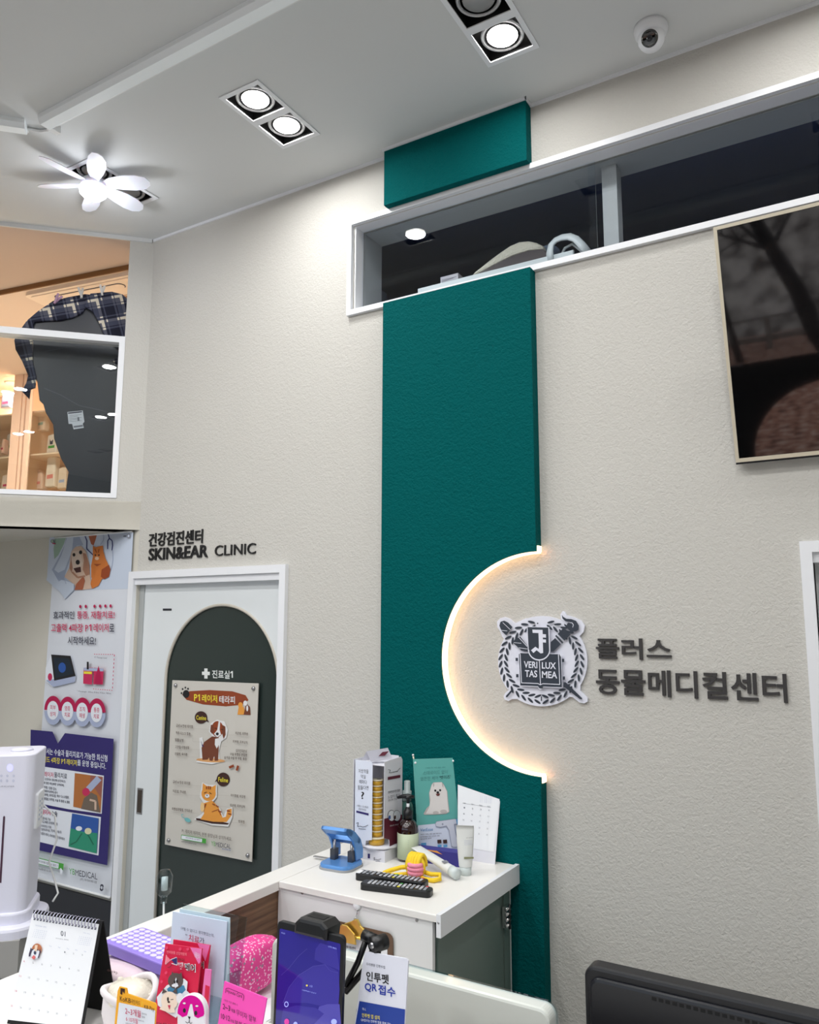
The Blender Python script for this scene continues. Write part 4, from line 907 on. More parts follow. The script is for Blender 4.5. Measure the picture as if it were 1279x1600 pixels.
# teal card with the white dog
q0 = at_z(656, 1342, T+.001)
FV = frame((q0.x-.004, q0.y+.03, T+.001), 38, 4); vc = thing('product_card', 'tall teal card with a sitting white fluffy dog photo and a hand held device', 'card', tuple(FV.col[3].to_3d()))
b = MB(); A = Art(b, FV, 630, 1170, 7.524, .0007)
cr = [(112, 122), (618, 105), (680, 900), (705, 1340), (182, 1330)]
b.prism([A.m(p) for p in cr], -.0012, .0004, C_('card_teal', (98, 176, 170), .4), M=FV)
A.poly([(168, 900), (676, 850), (700, 1336), (184, 1326)], C_('card_lower', (214, 222, 240)))
A.text('스테로이드 없이', 232, 262, 518, 248, 46, C_('card_text', (60, 124, 124)), -.006); A.text('안전한 케어', 200, 330, 405, 318, 46, C_('card_text', (60, 124, 124)), -.006); A.text("'벳이즈'", 420, 318, 555, 306, 42, C_('card_text_dark', (20, 66, 70)), .004); A.text('스테로이드 걱정 없는 케어', 252, 218, 490, 208, 16, C_('card_text', (60, 124, 124)))
W1 = C_('fur_white', (226, 222, 220)); W2 = C_('fur_shade', (190, 184, 182))
A.poly([(235, 765), (270, 700), (310, 660), (300, 520), (330, 420), (350, 395), (400, 392), (450, 390), (475, 420), (515, 500), (525, 620), (540, 740), (500, 765), (380, 772), (250, 775)], W2)
A.poly([(262, 760), (300, 690), (318, 600), (306, 520), (332, 425), (352, 398), (400, 394), (448, 394), (472, 425), (508, 500), (516, 620), (530, 740), (470, 758), (350, 765)], W1)
A.poly([(345, 410), (362, 400), (360, 440), (350, 450)], W2); A.poly([(450, 395), (468, 420), (470, 460), (455, 440)], W2)
A.ell(373, 490, 12, 13, K_blk); A.ell(430, 486, 12, 12, K_blk); A.ell(403, 512, 16, 14, K_blk); A.poly([(378, 528), (430, 524), (418, 552), (392, 554)], C_('dog_mouth', (110, 60, 56))); A.ell(380, 750, 34, 20, W2, n=14); A.ell(470, 735, 40, 22, W2, n=14)
A.text('VetEase', 195, 935, 345, 925, 36, C_('card_blue', (70, 130, 180)), 0)
for k in range(3): A.text(('레이저 치료는 물론 통증 케어까지', '반려동물을 위한 안전한 선택', '벳이즈와 함께')[k], 200, 998+k*28, (445, 420, 325)[k], 984+k*28, 16, K_ink)
D1 = C_('device_white', (204, 208, 222)); D2 = C_('device_shade', (150, 156, 176))
A.poly([(370, 880), (385, 850), (470, 838), (600, 820), (660, 830), (655, 880), (600, 890), (610, 960), (650, 1120), (640, 1155), (590, 1160), (560, 1150), (530, 960), (500, 910), (430, 925), (380, 915)], D2)
A.poly([(376, 878), (390, 856), (470, 844), (598, 826), (655, 836), (648, 872), (590, 884), (602, 960), (640, 1115), (630, 1146), (590, 1150), (566, 1140), (538, 955), (506, 900), (430, 916), (386, 908)], D1)
A.poly([(615, 824), (672, 822), (675, 880), (625, 884)], C_('device_blue', (90, 160, 210))); A.ell(458, 884, 10, 12, D2)
A.poly([(205, 1105), (265, 1100), (270, 1180), (212, 1185)], C_('device_blue', (90, 160, 210)))
for x in (395, 462): A.poly([(x, 1068), (x+46, 1064), (x+50, 1106), (x+4, 1110)], Pd); A.poly([(x+4, 1128), (x+50, 1124), (x+52, 1150), (x+6, 1154)], C_('device_blue', (90, 160, 210)))
b.build('printed_card', vc)
for x, y, dx in ((140, 165, -.004), (586, 142, .005)):
    u, v = A.m((x, y)); b = MB(FV); b.lathe([(.0042, 0), (.0042, .002), (.0001, .004)], M_paper, (u, v, 0), n=12)
    b.tube([(u+dx, v+.006, -.003), (u+dx*1.6, v+.022, -.004)], .003, M_gold, 8); b.ball((u+dx*1.8, v+.026, -.004), .004, M_paper, 8); b.build('clip_pin', vc)
b = MB(FV); b.prism([(.02, 0), (.08, 0), (.06, .10), (.04, .10)], -.045, -.043, M_card); b.add([(.04, .10, -.0445), (.06, .10, -.0445), (.06, .12, -.001), (.04, .12, -.001)], [(0, 1, 2, 3)], M_card); b.build('easel_back', vc)
# white desk calendar at the back
q1 = at_z(772, 1350, T+.001); FQ = frame((q1.x, q1.y, T+.001), 2, 10)
sc2 = thing('desk_calendar', 'plain white spiral desk calendar standing at the back corner of the cabinet', 'calendar', tuple(q1))
b = MB(); A = Art(b, FQ, 630, 1170, 7.524, .0012)
b.prism([A.m(p) for p in ((640, 375), (1150, 430), (1075, 1365), (640, 1290))], -.0015, .0, M_card, M=FQ)
b.prism([A.m(p) for p in ((640, 385), (1148, 435), (1062, 1215), (640, 1140))], .0002, .001, M_paper, M=FQ); A.w = .0011
A.line((700, 640), (1030, 690), 3, K_gry)
for i in range(4):
    x = 718+i*97; A.text(('WED', 'THU', 'FRI', 'SAT')[i], x-18, 632+i*13, x+18, 636+i*13, 12, K_ink)
    for j in range(5): A.text(str(1+i+j*7), x-8-j*5, 682+j*72+i*10, x+8-j*5, 684+j*72+i*10, 18, K_gry)
for j in range(5): A.text('11 12 13', 910, 555+j*16, 1040, 568+j*16, 6, K_lil)
b.build('page', sc2)
b = MB(FQ); k0, k1 = A.m((655, 385)), A.m((1110, 440))
for i in range(20):
    u = k0[0]+(k1[0]-k0[0])*i/19; v = max(k0[1], k1[1])*.5+min(k0[1], k1[1])*.5
    b.tube([(u, v+.003+.007*math.cos(a), -.004+.007*math.sin(a)) for a in [2*PI*k/10 for k in range(10)]], .0009, mat('copper_wire', (150, 110, 100), .3, .8), 5, True)
b.build('spiral_binding', sc2)
tp = A.m((1150, 430)); b = MB(FQ)
b.prism([(tp[0]-.06, .002), (tp[0]+.016, .002), (tp[0]+.010, tp[1]-.012), (tp[0]-.06, tp[1]-.012)], -.0015, 0, M_card, M=FQ @ Matrix.Translation((0, 0, -.001)) @ Matrix.Rotation(math.radians(16), 4, 'X') @ Matrix.Translation((0, .004, -.062)) if False else frame((q1.x, q1.y+.068, T+.001), 2, -7)); b.build('back_panel', sc2)
# tubes, snack box, rope toy
M_tube = mat('white_tube', (220, 222, 220), .35)
tu = thing('cream_tube', 'white cream tube standing upright on its cap in front of the teal card', 'tube', (-1.205, -.225, T))
MT = frame((-1.212, -.232, T), 24); b = MB()
vs = []; n = 20; prof = [(0.028, .150, .0012), (.0285, .136, .003), (.027, .10, .010), (.0235, .05, .018), (.021, .026, .0195)]
for w_, z_, d_ in prof:
    for i in range(n): a = 2*PI*i/n; vs.append((w_*math.cos(a), z_, d_*math.sin(a)))
b.add(vs, [(j*n+i, j*n+(i+1) % n, (j+1)*n+(i+1) % n, (j+1)*n+i) for j in range(len(prof)-1) for i in range(n)]+[list(range(n))], M_tube, True, MT); b.build('body', tu)
b = MB(); A = Art(b, MT @ Matrix.Translation((0, 0, .0185)), 630, 1170, 7.524, .0004)
A.poly([(712, 1272), (826, 1270), (826, 1292), (712, 1296)], C_('olive_band', (130, 132, 96))); A.text('A.T.CALM', 740, 1040, 810, 1036, 12, K_gry)
for k in range(4): A.line((715, 1080+k*16), (815, 1076+k*16), 2.5, K_lil)
b.build('label', tu)
b = MB(); b.lathe([(.0185, 0), (.0195, .024), (.014, .027)], mat('frosted_cap', (206, 216, 216), .3), (-1.212, -.232, T)); b.build('cap', tu)
p0, p1 = Vector((-1.395, -.235, T+.060)), Vector((-1.205, -.300, T+.018)); X = (p1-p0).normalized(); Y = Vector((0, 0, 1)).cross(X).normalized(); Z = X.cross(Y); ML = Matrix.Identity(4)
for i in range(3): ML[i][0] = X[i]; ML[i][1] = Y[i]; ML[i][2] = Z[i]; ML[i][3] = p0[i]
tl = thing('cream_tube', 'white cream tube lying on its side across the blue snack box', 'tube', tuple(p0)); L = (p1-p0).length
b = MB(); vs = []; prof = [(.021, 0, .001), (.021, .02, .003), (.019, .08, .010), (.017, L-.04, .0145), (.0165, L-.03, .0155)]
for w_, x_, d_ in prof:
    for i in range(n): a = 2*PI*i/n; vs.append((x_, w_*math.cos(a), d_*math.sin(a)))
b.add(vs, [(j*n+i, j*n+(i+1) % n, (j+1)*n+(i+1) % n, (j+1)*n+i) for j in range(len(prof)-1) for i in range(n)]+[list(range(n))], M_tube, True, ML); b.build('body', tl)
b = MB(ML); b.lathe([(.0165, L-.03), (.0165, L), (.0001, L+.0005)], mat('frosted_cap', (206, 216, 216), .3), ax='x'); b.build('cap', tl)
b = MB(ML); b.box(L-.066, L-.052, -.012, .008, .0150, .0156, K_gry); b.build('label', tl)
sn = thing('snack_box', 'navy blue and orange snack box lying behind the white tubes', 'box', (-1.35, -.17, T))
b = MB(Matrix.Translation((-1.345, -.165, T)) @ Matrix.Rotation(math.radians(8), 4, 'Z')); b.box(-.095, .095, -.022, .022, 0, .044, C_('box_navy', (48, 44, 128)))
b.prism([(-.09, .030), (-.04, .046), (.03, .042), (.0, .030), (-.03, .036), (-.06, .028)][:0] or [(-.094, .034), (-.02, .040), (.02, .034), (.0, .0435), (-.094, .0435)], .0222, .0228, C_('box_orange', (222, 150, 70)), M=b.M @ Matrix(((1, 0, 0, 0), (0, 0, -1, 0), (0, 1, 0, 0), (0, 0, 0, 1)))); b.build('carton', sn)
ty = thing('rope_toy', 'yellow rope dog toy with a pink knotted ball and two loops', 'dog toy', (-1.355, -.325, T)); cx, cy, cz = -1.330, -.340, T+.036
M_yr = mat('yellow_rope', (242, 206, 48), .85, bump=(220, .5, .003)); M_pr = mat('pink_rope', (244, 150, 172), .85, bump=(220, .5, .003))
b = MB()
for k in range(-2, 3): b.tube([(cx+k*.0095, cy-(.030-abs(k)*.003)*math.cos(a), cz+.034*math.sin(a)) for a in [PI*i/10-.2 for i in range(12)]], .0068, M_yr)
b.ball((cx, cy, cz), (.029, .027, .030), M_yr)
b.tube([(cx+.029*math.cos(a)*1.05, cy-.008, cz+.031*math.sin(a)) for a in [2*PI*i/16 for i in range(16)]], .007, M_yr, 8, True); b.build('knot', ty)
b = MB()
for k in range(-1, 2): b.tube([(cx+.006+(.022-abs(k)*.002)*math.cos(a), cy-.014-.022*math.sin(a), cz-.003+k*.0115) for a in [PI*i/10 for i in range(11)]], .0072, M_pr)
b.build('ball_wrap', ty)
b = MB(); b.tube([(cx-.022, cy-.004, T+.030), (cx-.05, cy-.010, T+.026), (cx-.085, cy-.022, T+.014), (cx-.10, cy-.034, T+.008), (cx-.085, cy-.048, T+.007), (cx-.05, cy-.040, T+.010), (cx-.02, cy-.02, T+.013)], .0068, M_yr); b.build('loop', ty)
b = MB(); b.tube([(cx+.022, cy+.004, T+.020), (cx+.05, cy+.006, T+.016), (cx+.078, cy+.012, T+.018), (cx+.086, cy-.002, T+.010), (cx+.07, cy-.018, T+.007), (cx+.04, cy-.022, T+.007), (cx+.018, cy-.012, T+.010)], .0068, M_yr); b.build('loop', ty)

# ---------------------------------------------------------------- things on the near counter
# standing calendar
FK = frame((-1.56, -1.553, T+.012), 11.5, 14); ck = thing('desk_calendar', 'large white spiral calendar with a beagle face and month 01, on a black stand', 'calendar', (-1.5, -1.52, T))
b = MB(); A = Art(b, FK, 0, 1440, 8, .0018); TLk, TRk, BRk, BLk = local(FK, 52, 1427), local(FK, 155, 1444), local(FK, 126, 1606), local(FK, 13, 1593)
b.prism([BLk, BRk, TRk, TLk], .0004, .0016, M_paper, M=FK)
A.text('01', 768, 112, 824, 124, 62, K_ink); A.text('January 2026', 706, 198, 864, 222, 14, K_gry)
A.text('December 2025', 455, 38, 588, 62, 12, K_lil); A.text('February', 1052, 132, 1138, 148, 12, K_lil)
for j in range(5):
    A.text('1 2 3 4 5 6 7', 446-j*6, 92+j*22, 600-j*6, 118+j*22, 9, K_lil); A.text('1 2 3 4 5 6 7', 1005-j*6, 180+j*22, 1160-j*6, 205+j*22, 9, K_lil)
Bg = C_('beagle_brown', (184, 112, 74)); A.ell(478, 345, 62, 74, Bg, 8); A.ell(462, 400, 55, 62, K_wh); A.poly([(455, 290), (490, 290), (478, 370), (450, 370)], C_('beagle_cream', (232, 206, 182)))
A.poly([(405, 320), (425, 350), (398, 430), (378, 436), (380, 400)], C_('beagle_ear', (70, 62, 84))); A.poly([(520, 330), (530, 370), (508, 450), (490, 452), (510, 390)], C_('beagle_ear', (70, 62, 84)))
A.ell(458, 386, 16, 22, C_('beagle_nose', (56, 62, 88))); A.poly([(440, 415), (470, 438), (446, 474), (416, 446)], C_('beagle_tongue', (214, 106, 106))); A.ell(432, 345, 9, 8, K_ink); A.ell(492, 352, 9, 8, K_ink)
for i, s in enumerate(('Tue', 'Wed', 'Thu', 'Fri', 'Sat')): A.text(s, 640+i*109, 292+i*17, 668+i*109, 297+i*17, 15, K_lil)
for i, s in enumerate(('1', '2', '3')): A.text(s, 828+i*109, 366+i*17, 844+i*109, 369+i*17, 20, K_gry)
for j in range(4):
    for i in range(7):
        d_ = 4+7*j+i; x = 330+i*113-j*47; y = 476+i*19+j*184
        A.text(str(d_), x-8, y, x+(8 if d_ < 10 else 16), y+4, 24, K_gry if i else K_red)
b.build('page', ck)
b = MB(FK); b.prism([(BLk[0]-.001, -.012), (BRk[0]+.006, -.012), (TRk[0]+.006, TRk[1]+.006), (TLk[0]-.001, TLk[1]+.006)], -.0016, 0, M_blackm); b.build('front_board', ck)
top = FK @ Vector((TLk[0], TRk[1]+.006, -.002)); FK2 = frame((0, 0, 0), 11.5, -16)
for i in range(3): FK2[i][3] = top[i]
b = MB(FK2); hh = (top.z-T)/math.cos(math.radians(16)); b.prism([(-.002, 0), (TRk[0]-TLk[0]+.007, 0), (TRk[0]-TLk[0]+.007, -hh), (-.002, -hh)], -.0016, 0, M_blackm); b.build('back_board', ck)
b = MB(FK); kk = 20
for i in range(kk):
    u = TLk[0]+.008+(TRk[0]-TLk[0]-.014)*i/(kk-1); v = (TLk[1]+TRk[1])/2+.001
    b.tube([(u+.0012*math.sin(a), v-.002+.0085*math.cos(a), -.001+.0085*math.sin(a)) for a in [2*PI*k/12 for k in range(12)]], .0012, mat('wire_lilac', (176, 176, 196), .3, .6), 6, True)
for i in range(kk):
    u = TLk[0]+.008+(TRk[0]-TLk[0]-.014)*i/(kk-1); v = (TLk[1]+TRk[1])/2-.009; b.prism([(u-.0022, v-.002), (u+.0022, v-.002), (u+.0022, v+.002), (u-.0022, v+.002)], .0016, .0019, K_ink)
b.build('spiral_binding', ck)
# purple keyboard on a pile
ka, kb_, kc = at_z(160, 1470, 1.150), at_z(228, 1450, 1.150), at_z(256, 1508, 1.150)
kx = (Vector((kc.x, kc.y, 0))-Vector((ka.x, ka.y, 0))).normalized(); KM = Matrix.Identity(4); ky = Vector((-kx.y, kx.x, 0))
for i in range(3): KM[i][0] = kx[i]; KM[i][1] = ky[i]; KM[i][2] = (0, 0, 1)[i]; KM[i][3] = (ka.x, ka.y, 1.128)[i]
kbd = thing('keyboard', 'lilac wireless keyboard with rounded keys lying on a pile of bags', 'keyboard', (ka.x, ka.y, 1.128))
M_lil = mat('lilac_plastic', (146, 124, 214), .45); M_lk = mat('lilac_key', (214, 206, 250), .5)
KD = (kb_-ka).length*1.0; KL = .30
b = MB(KM); b.prism(rrect(0, KL, 0, KD, .010), 0, .022, M_lil, bev=.003); b.build('case', kbd)
b = MB(KM); nr = 6; nc = 14
for j in range(nr):
    for i in range(nc):
        pw = (KL-.02)/nc; ph = (KD-.016)/nr
        x = .010+pw*(i+.5); y = .008+ph*(j+.5); w_ = pw*.44
        if i == 0 and j in (1, 3, 4): w_ = pw*.46
        b.prism(ell(x, y, w_, ph*.42, 12), .022, .0245, M_lk, bev=.0008)
o = b.build('keys', kbd)
# pile under the keyboard
def blob(name, label, cat, c, r, m, seed=0, amp=.12, group=None, rot=0, build=True, kind=None):
    rnd = random.Random(seed); b = MB(); n = 36; vs = []; fs = []
    ph = [rnd.uniform(0, 6) for _ in range(9)]
    for j in range(n//2+1):
        t_ = PI*j/(n//2)
        for i in range(n):
            a = 2*PI*i/n; x, y, z = math.sin(t_)*math.cos(a), math.sin(t_)*math.sin(a), -math.cos(t_)
            k = 1+amp*(math.sin(3*x+ph[0])*math.sin(4*y+ph[1])+.5*math.sin(7*x+ph[2]+3*z)*math.sin(6*y+ph[3])+.35*math.sin(11*a+ph[4])*math.sin(t_)**2)
            vx = math.copysign(abs(x)**.8, x)*r[0]*k; vy = math.copysign(abs(y)**.8, y)*r[1]*k
            vs.append((vx*math.cos(rot)-vy*math.sin(rot)+c[0], vx*math.sin(rot)+vy*math.cos(rot)+c[1], c[2]+math.copysign(abs(z)**.75, z)*r[2]*(1+amp*.4*math.sin(5*x+ph[5]))))
    for j in range(n//2):
        for i in range(n): b2 = (i+1) % n; fs.append((j*n+i, j*n+b2, (j+1)*n+b2, (j+1)*n+i))
    b.add(vs, fs, m, True); return b
M_pb2 = mat('pale_pink_cloth', (226, 206, 214), .6, bump=(30, .5, .01))
bg_ = thing('cloth_bag', 'pale pink printed cloth bag squashed under the lilac keyboard', 'bag', (-1.47, -1.42, T))
b = blob('', '', '', (-1.452, -1.345, T+.036), (.095, .066, .034), M_pb2, 3, .10); b.build('bag', bg_)
p_ = at_y(185, 1528, -1.475); FB2 = frame((p_.x, -1.470, p_.z), 30, 12)
b = MB(); A = Art(b, FB2, 150, 1440, 7.1, .003); A.text('dnsǝp', 130, 516, 245, 548, 40, Pd); b.build('print', bg_)
M_fl = mat('cream_fleece', (232, 226, 212), .95, bump=(200, .35, .004))
fp = at_z(235, 1545, T+.05); fl = thing('fleece_bootie', 'white pet bed bootie with fluffy cream fleece inside, in front of the keyboard', 'pet bed', (-1.31, -1.44, T))
cxx, cyy = -1.318, -1.448
b = MB(); prof = [(.05, .0), (.066, .012), (.070, .05), (.062, .082), (.056, .088)]
M4 = Matrix.Translation((cxx, cyy, T)) @ Matrix.Rotation(math.radians(20), 4, 'Z') @ Matrix.Rotation(math.radians(16), 4, 'X') @ Matrix.Diagonal((.86, .62, 1.02, 1))
b.lathe(prof, mat('soft_white_cloth', (226, 220, 222), .8), M=M4); b.tube([(.060*math.cos(a), .060*math.sin(a), .088+.010*math.sin(2*a)) for a in [2*PI*i/24 for i in range(24)]], .008, mat('soft_white_cloth', (226, 220, 222), .8), 8, True, M=M4); b.build('shell', fl)
b = MB(); b.lathe([(.0001, .045), (.040, .052), (.050, .074), (.058, .09)], M_fl, M=M4)
rnd = random.Random(5)
for i in range(110):
    a = rnd.uniform(0, 6.28); r_ = rnd.uniform(.0, .056); b.ball((r_*math.cos(a), r_*math.sin(a), .045+.042*(r_/.056)**3), .010, M_fl, 8, M=M4)
b.build('fleece', fl)
# leaflets in an acrylic holder
FL1 = frame((-1.16, -1.44, T), 4, 8); M_pkr = C_('leaflet_red', (214, 30, 74), .4); M_pk = C_('leaflet_pink', (236, 120, 184), .4)
hd = thing('leaflet_holder', 'clear acrylic holder standing on the counter full of leaflets', 'leaflet holder', (-1.13, -1.46, T))
b = MB(FL1); b.box(-.085, .075, 0, .004, -.09, .03, M_acryl); b.box(-.085, .075, .004, .11, .026, .029, M_acryl); b.box(-.085, .075, .004, .24, -.012, -.010, M_acryl); b.box(.073, .075, .004, .15, -.01, .026, M_acryl); b.build('holder', hd)
def leaflet(fr_, x0, y0, pts, m, label, arts, th=.002, grp='leaflets in the acrylic holder', name='leaflet', sc_=7.1, w=.0006):
    t = thing(name, label, 'leaflet' if name == 'leaflet' else 'sign', tuple(fr_.col[3].to_3d()), group=grp)
    b = MB(); A = Art(b, fr_, x0, y0, sc_, w); b.prism([A.m(p) for p in pts], -th, .0004, m, M=fr_); arts(A); b.build('printed_sheet', t); return t
def a_blue(A):
    A.text('어쩔 수 없다고 생각했었는데,', 548, 196, 762, 244, 22, C_('leaf_text', (98, 108, 128)), -.004); A.text('치료', 598, 244, 667, 262, 44, K_red, .004); A.text('가', 668, 262, 700, 270, 38, C_('leaf_text', (98, 108, 128))); A.text('"', 578, 244, 590, 246, 8, C_('leaf_text', (98, 108, 128)))
leaflet(frame((-1.17, -1.425, T), 6, 3), 150, 1400, [(540, 82), (862, 142), (850, 900), (500, 900)], C_('leaf_pale', (196, 216, 226), .4), 'pale blue leaflet, rearmost of the leaflets on the counter', lambda A: None, sc_=4.126)
leaflet(frame((-1.17, -1.430, T), 6, 3), 150, 1400, [(495, 100), (845, 165), (800, 900), (440, 900)], C_('leaf_blue', (206, 220, 240), .35), 'large pale blue leaflet with Korean title, behind the red leaflets', a_blue, sc_=4.126)
def a_red(A):
    A.poly([(1045, 285), (1175, 300), (1160, 450), (1140, 470)], M_pk); A.text('동물등록', 1095, 330, 1150, 360, 60, K_wh)
    A.text('반려동물 산업박람회', 788, 316, 1008, 345, 34, C_('leaf_rose', (240, 130, 150)), .01)
    A.path([(785, 370), (775, 470), (835, 420), (900, 395), (905, 480), (845, 460)], 9, K_wh); A.poly([(785, 370), (835, 425), (778, 468)], C_('leaf_rose', (240, 130, 150))); A.poly([(842, 420), (905, 395), (905, 470), (880, 468)], K_navy); A.path([(845, 470), (830, 500), (800, 505)], 5, K_blk)
    A.text('마이', 918, 398, 985, 408, 36, Pd, .01); A.text('펫', 915, 445, 980, 452, 78, K_wh, .045); A.text('펫', 922, 452, 972, 458, 66, K_red, .01); A.text('페어', 988, 448, 1115, 468, 92, K_wh, .05); A.text('페어', 995, 456, 1108, 474, 78, K_blk, .012)
    for x, y in ((795, 285), (1030, 300), (945, 300), (790, 560), (740, 660)): A.ell(x, y, 14, 18, C_('leaf_rose_faint', (228, 62, 104)), 20)
    G = C_('cat_grey', (84, 72, 70)); Cr = C_('cat_cream', (238, 220, 204))
    A.poly([(690, 830), (800, 700), (990, 625), (1030, 660), (1020, 760), (1100, 830), (900, 1060), (800, 1000), (700, 920)], K_wh)
    A.poly([(800, 740), (850, 700), (990, 700), (1010, 750), (960, 800), (820, 780)], C_('cape_blue', (60, 130, 170)))
    A.ell(898, 650, 85, 88, G); A.poly([(850, 600), (858, 545), (900, 590)], G); A.poly([(925, 590), (965, 552), (972, 615)], G); A.poly([(905, 610), (925, 690), (900, 740), (875, 690)], K_wh); A.ell(890, 660, 10, 20, K_blk); A.ell(915, 655, 10, 20, K_blk); A.ell(880, 700, 22, 16, K_wh, n=12); A.ell(910, 700, 22, 16, K_wh, n=12)
    A.poly([(750, 790), (765, 730), (810, 770)], G); A.poly([(870, 770), (910, 720), (920, 790)], G)
    A.ell(835, 870, 92, 105, Cr); A.poly([(725, 960), (790, 880), (880, 900), (900, 1000), (830, 1000)], Cr); A.ell(820, 850, 10, 24, K_blk); A.path([(850, 855), (880, 850)], 6, K_blk); A.ell(830, 880, 14, 10, Pd); A.poly([(820, 915), (850, 915), (838, 965)], K_red)
    A.ell(955, 840, 40, 60, K_wh); A.text('2026.03.13', 672, 1098, 860, 1120, 26, K_blk, .01)
leaflet(frame((-1.12, -1.455, T), 10, 6), 150, 1440, [(858, 198), (1268, 262), (1190, 900), (820, 850)], M_pkr, 'red leaflet with a pink corner, half hidden behind the front red leaflet', lambda A: (A.poly([(1128, 240), (1265, 262), (1215, 440)], M_pk), A.text('어', 1152, 432, 1200, 440, 80, K_wh, .05), A.text('어', 1156, 438, 1196, 446, 68, K_blk, .012)))
leaflet(frame((-1.12, -1.475, T), 10, 7), 150, 1440, [(770, 245), (1178, 300), (1090, 1137), (620, 1137)], M_pkr, 'front red pet fair leaflet with cartoon cat and dog and bold Korean title', a_red)
leaflet(frame((-1.08, -1.468, T), 10, 4), 150, 1440, [(1210, 525), (1279, 535), (1240, 1137), (1140, 1137)], M_pk, 'pink leaflet standing at the right side of the acrylic holder', lambda A: A.poly([(1215, 700), (1262, 720), (1230, 1137), (1180, 1137)], M_pkr))
# magenta dog face disc
FD2 = frame((0, 0, 0), 16, 10); q = at_y(303, 1580, -1.53); 
for i in range(3): FD2[i][3] = q[i]
df = thing('dog_face_stand', 'magenta and white oval dog face in front of the red leaflets', 'ornament', tuple(q))
b = MB(); A = Art(b, FD2, 150, 1440, 7.1, .0062); M_mg = mat('magenta_plastic', (216, 20, 150), .25); M_gw = mat('gloss_white', (234, 232, 238), .25)
oval = [A.m(p) for p in [(915+ (0), 1000)]+[(1072+160*math.cos(math.radians(t)), 1000-205*math.sin(math.radians(t))) for t in range(180, -1, -9)]+[(1232, 1180), (1190, 1300), (1072, 1350), (960, 1300), (915, 1180)]]
b.prism(oval, -.006, .006, M_gw, M=FD2, bev=.003); A.w = .0061
sk = (1072, 1000)
A.poly([(1072+148*math.cos(math.radians(t)), 1000-192*math.sin(math.radians(t))) for t in range(188, -9, -8)]+[(1210, 1035), (1150, 1060), (1110, 1040), (1095, 960), (1085, 905), (1065, 905), (1050, 960), (1030, 1030), (980, 1050), (925, 1010)], M_mg)
A.ell(1000, 975, 16, 26, K_blk); A.ell(1127, 1003, 16, 26, K_blk); A.ell(1000, 895, 16, 10, M_gw); A.ell(1140, 925, 16, 10, M_gw); A.poly([(1040, 1038), (1072, 1044), (1056, 1075)], K_blk); A.path([(1056, 1075), (1056, 1100), (1035, 1112), (1016, 1095)], 6, K_blk); A.path([(1056, 1100), (1075, 1118), (1090, 1105)], 6, K_blk)
b.build('face', df)
b = MB(); b.tube([q+Vector((0, .02, -.03)), Vector((q.x, q.y+.03, T+.004))], .006, M_gw); b.lathe([(.035, 0), (.035, .004), (.01, .006)], M_gw, (q.x, q.y+.03, T)); b.build('stand', df)
# orange card sign
def a_kb(A):
    A.poly([(258, 895), (660, 985), (640, 1300), (215, 1300)], K_wh); A.poly([(275, 735), (325, 745), (318, 800), (300, 770), (292, 812), (272, 800)], Pd)
    A.text('Ko', 268, 822, 322, 838, 52, Pd); A.text('KB', 328, 838, 388, 852, 50, Pd); A.text('국민카드', 392, 856, 495, 880, 50, Pd); A.text('KB Pay', 540, 920, 652, 948, 52, Pd); A.line((520, 885), (514, 935), 4, K_yel)
    A.text('2~3개월', 330, 945, 502, 985, 78, K_red, .004); A.text('무이자', 515, 1005, 568, 1018, 22, K_ink); A.text('할부', 515, 1040, 550, 1050, 22, K_ink); A.text('6 10개월', 340, 1042, 470, 1075, 56, K_red, .0); A.text('부분무이자', 476, 1080, 540, 1095, 18, K_ink); A.text('대상업종확인', 340, 1112, 470, 1140, 20, K_ink)
FO = frame((-1.15, -1.60, T), 14, 8)
t = leaflet(FO, 150, 1440, [(240, 770), (262, 720), (340, 738), (352, 800), (660, 905), (672, 935), (640, 1320), (190, 1320)], C_('sign_orange', (248, 176, 46), .4), 'orange bordered card payment sign on the counter beside the calendar', a_kb, grp=None, name='counter_sign')
b = MB(FO); b.box(-.10, .10, 0, .004, -.04, .012, M_acryl); b.box(-.1, .1, .004, .05, -.008, -.004, M_acryl); b.build('foot', t)
# magenta card sign
def a_hy(A):
    A.path([(500, 1050), (506, 992), (540, 990), (720, 1066), (732, 1090), (722, 1145)], 6, C_('sign_line', (120, 20, 80))); A.text('Hyundai Card', 518, 1000, 708, 1072, 52, Pd, .0); A.text('1만원 이상 결제 시', 485, 1122, 655, 1185, 26, Pd)
    A.text('2~3', 470, 1180, 562, 1210, 66, K_blk, .006); A.text('개월', 572, 1240, 624, 1256, 44, K_blk, .006); A.text('무이자 할부', 640, 1248, 885, 1350, 76, K_blk, -.002)
    A.text('10·12', 450, 1300, 560, 1336, 66, K_blk, .006); A.text('개월', 566, 1372, 612, 1384, 40, K_blk, .004); A.text('부분 무이자', 620, 1378, 880, 1470, 66, K_blk, .0)
FM = frame((-1.0, -1.52, T), 9, 5)
t = leaflet(FM, 290, 1420, [(485, 905), (1015, 1120), (1010, 1150), (930, 1600), (380, 1600)], C_('sign_pink', (255, 84, 188), .4), 'bright pink card payment sign between the leaflets and the tablet', a_hy, grp=None, name='counter_sign', sc_=8)
b = MB(FM); b.box(-.06, .06, 0, .004, -.04, .012, M_acryl); b.box(-.06, .06, .004, .05, -.008, -.004, M_acryl); b.build('foot', t)
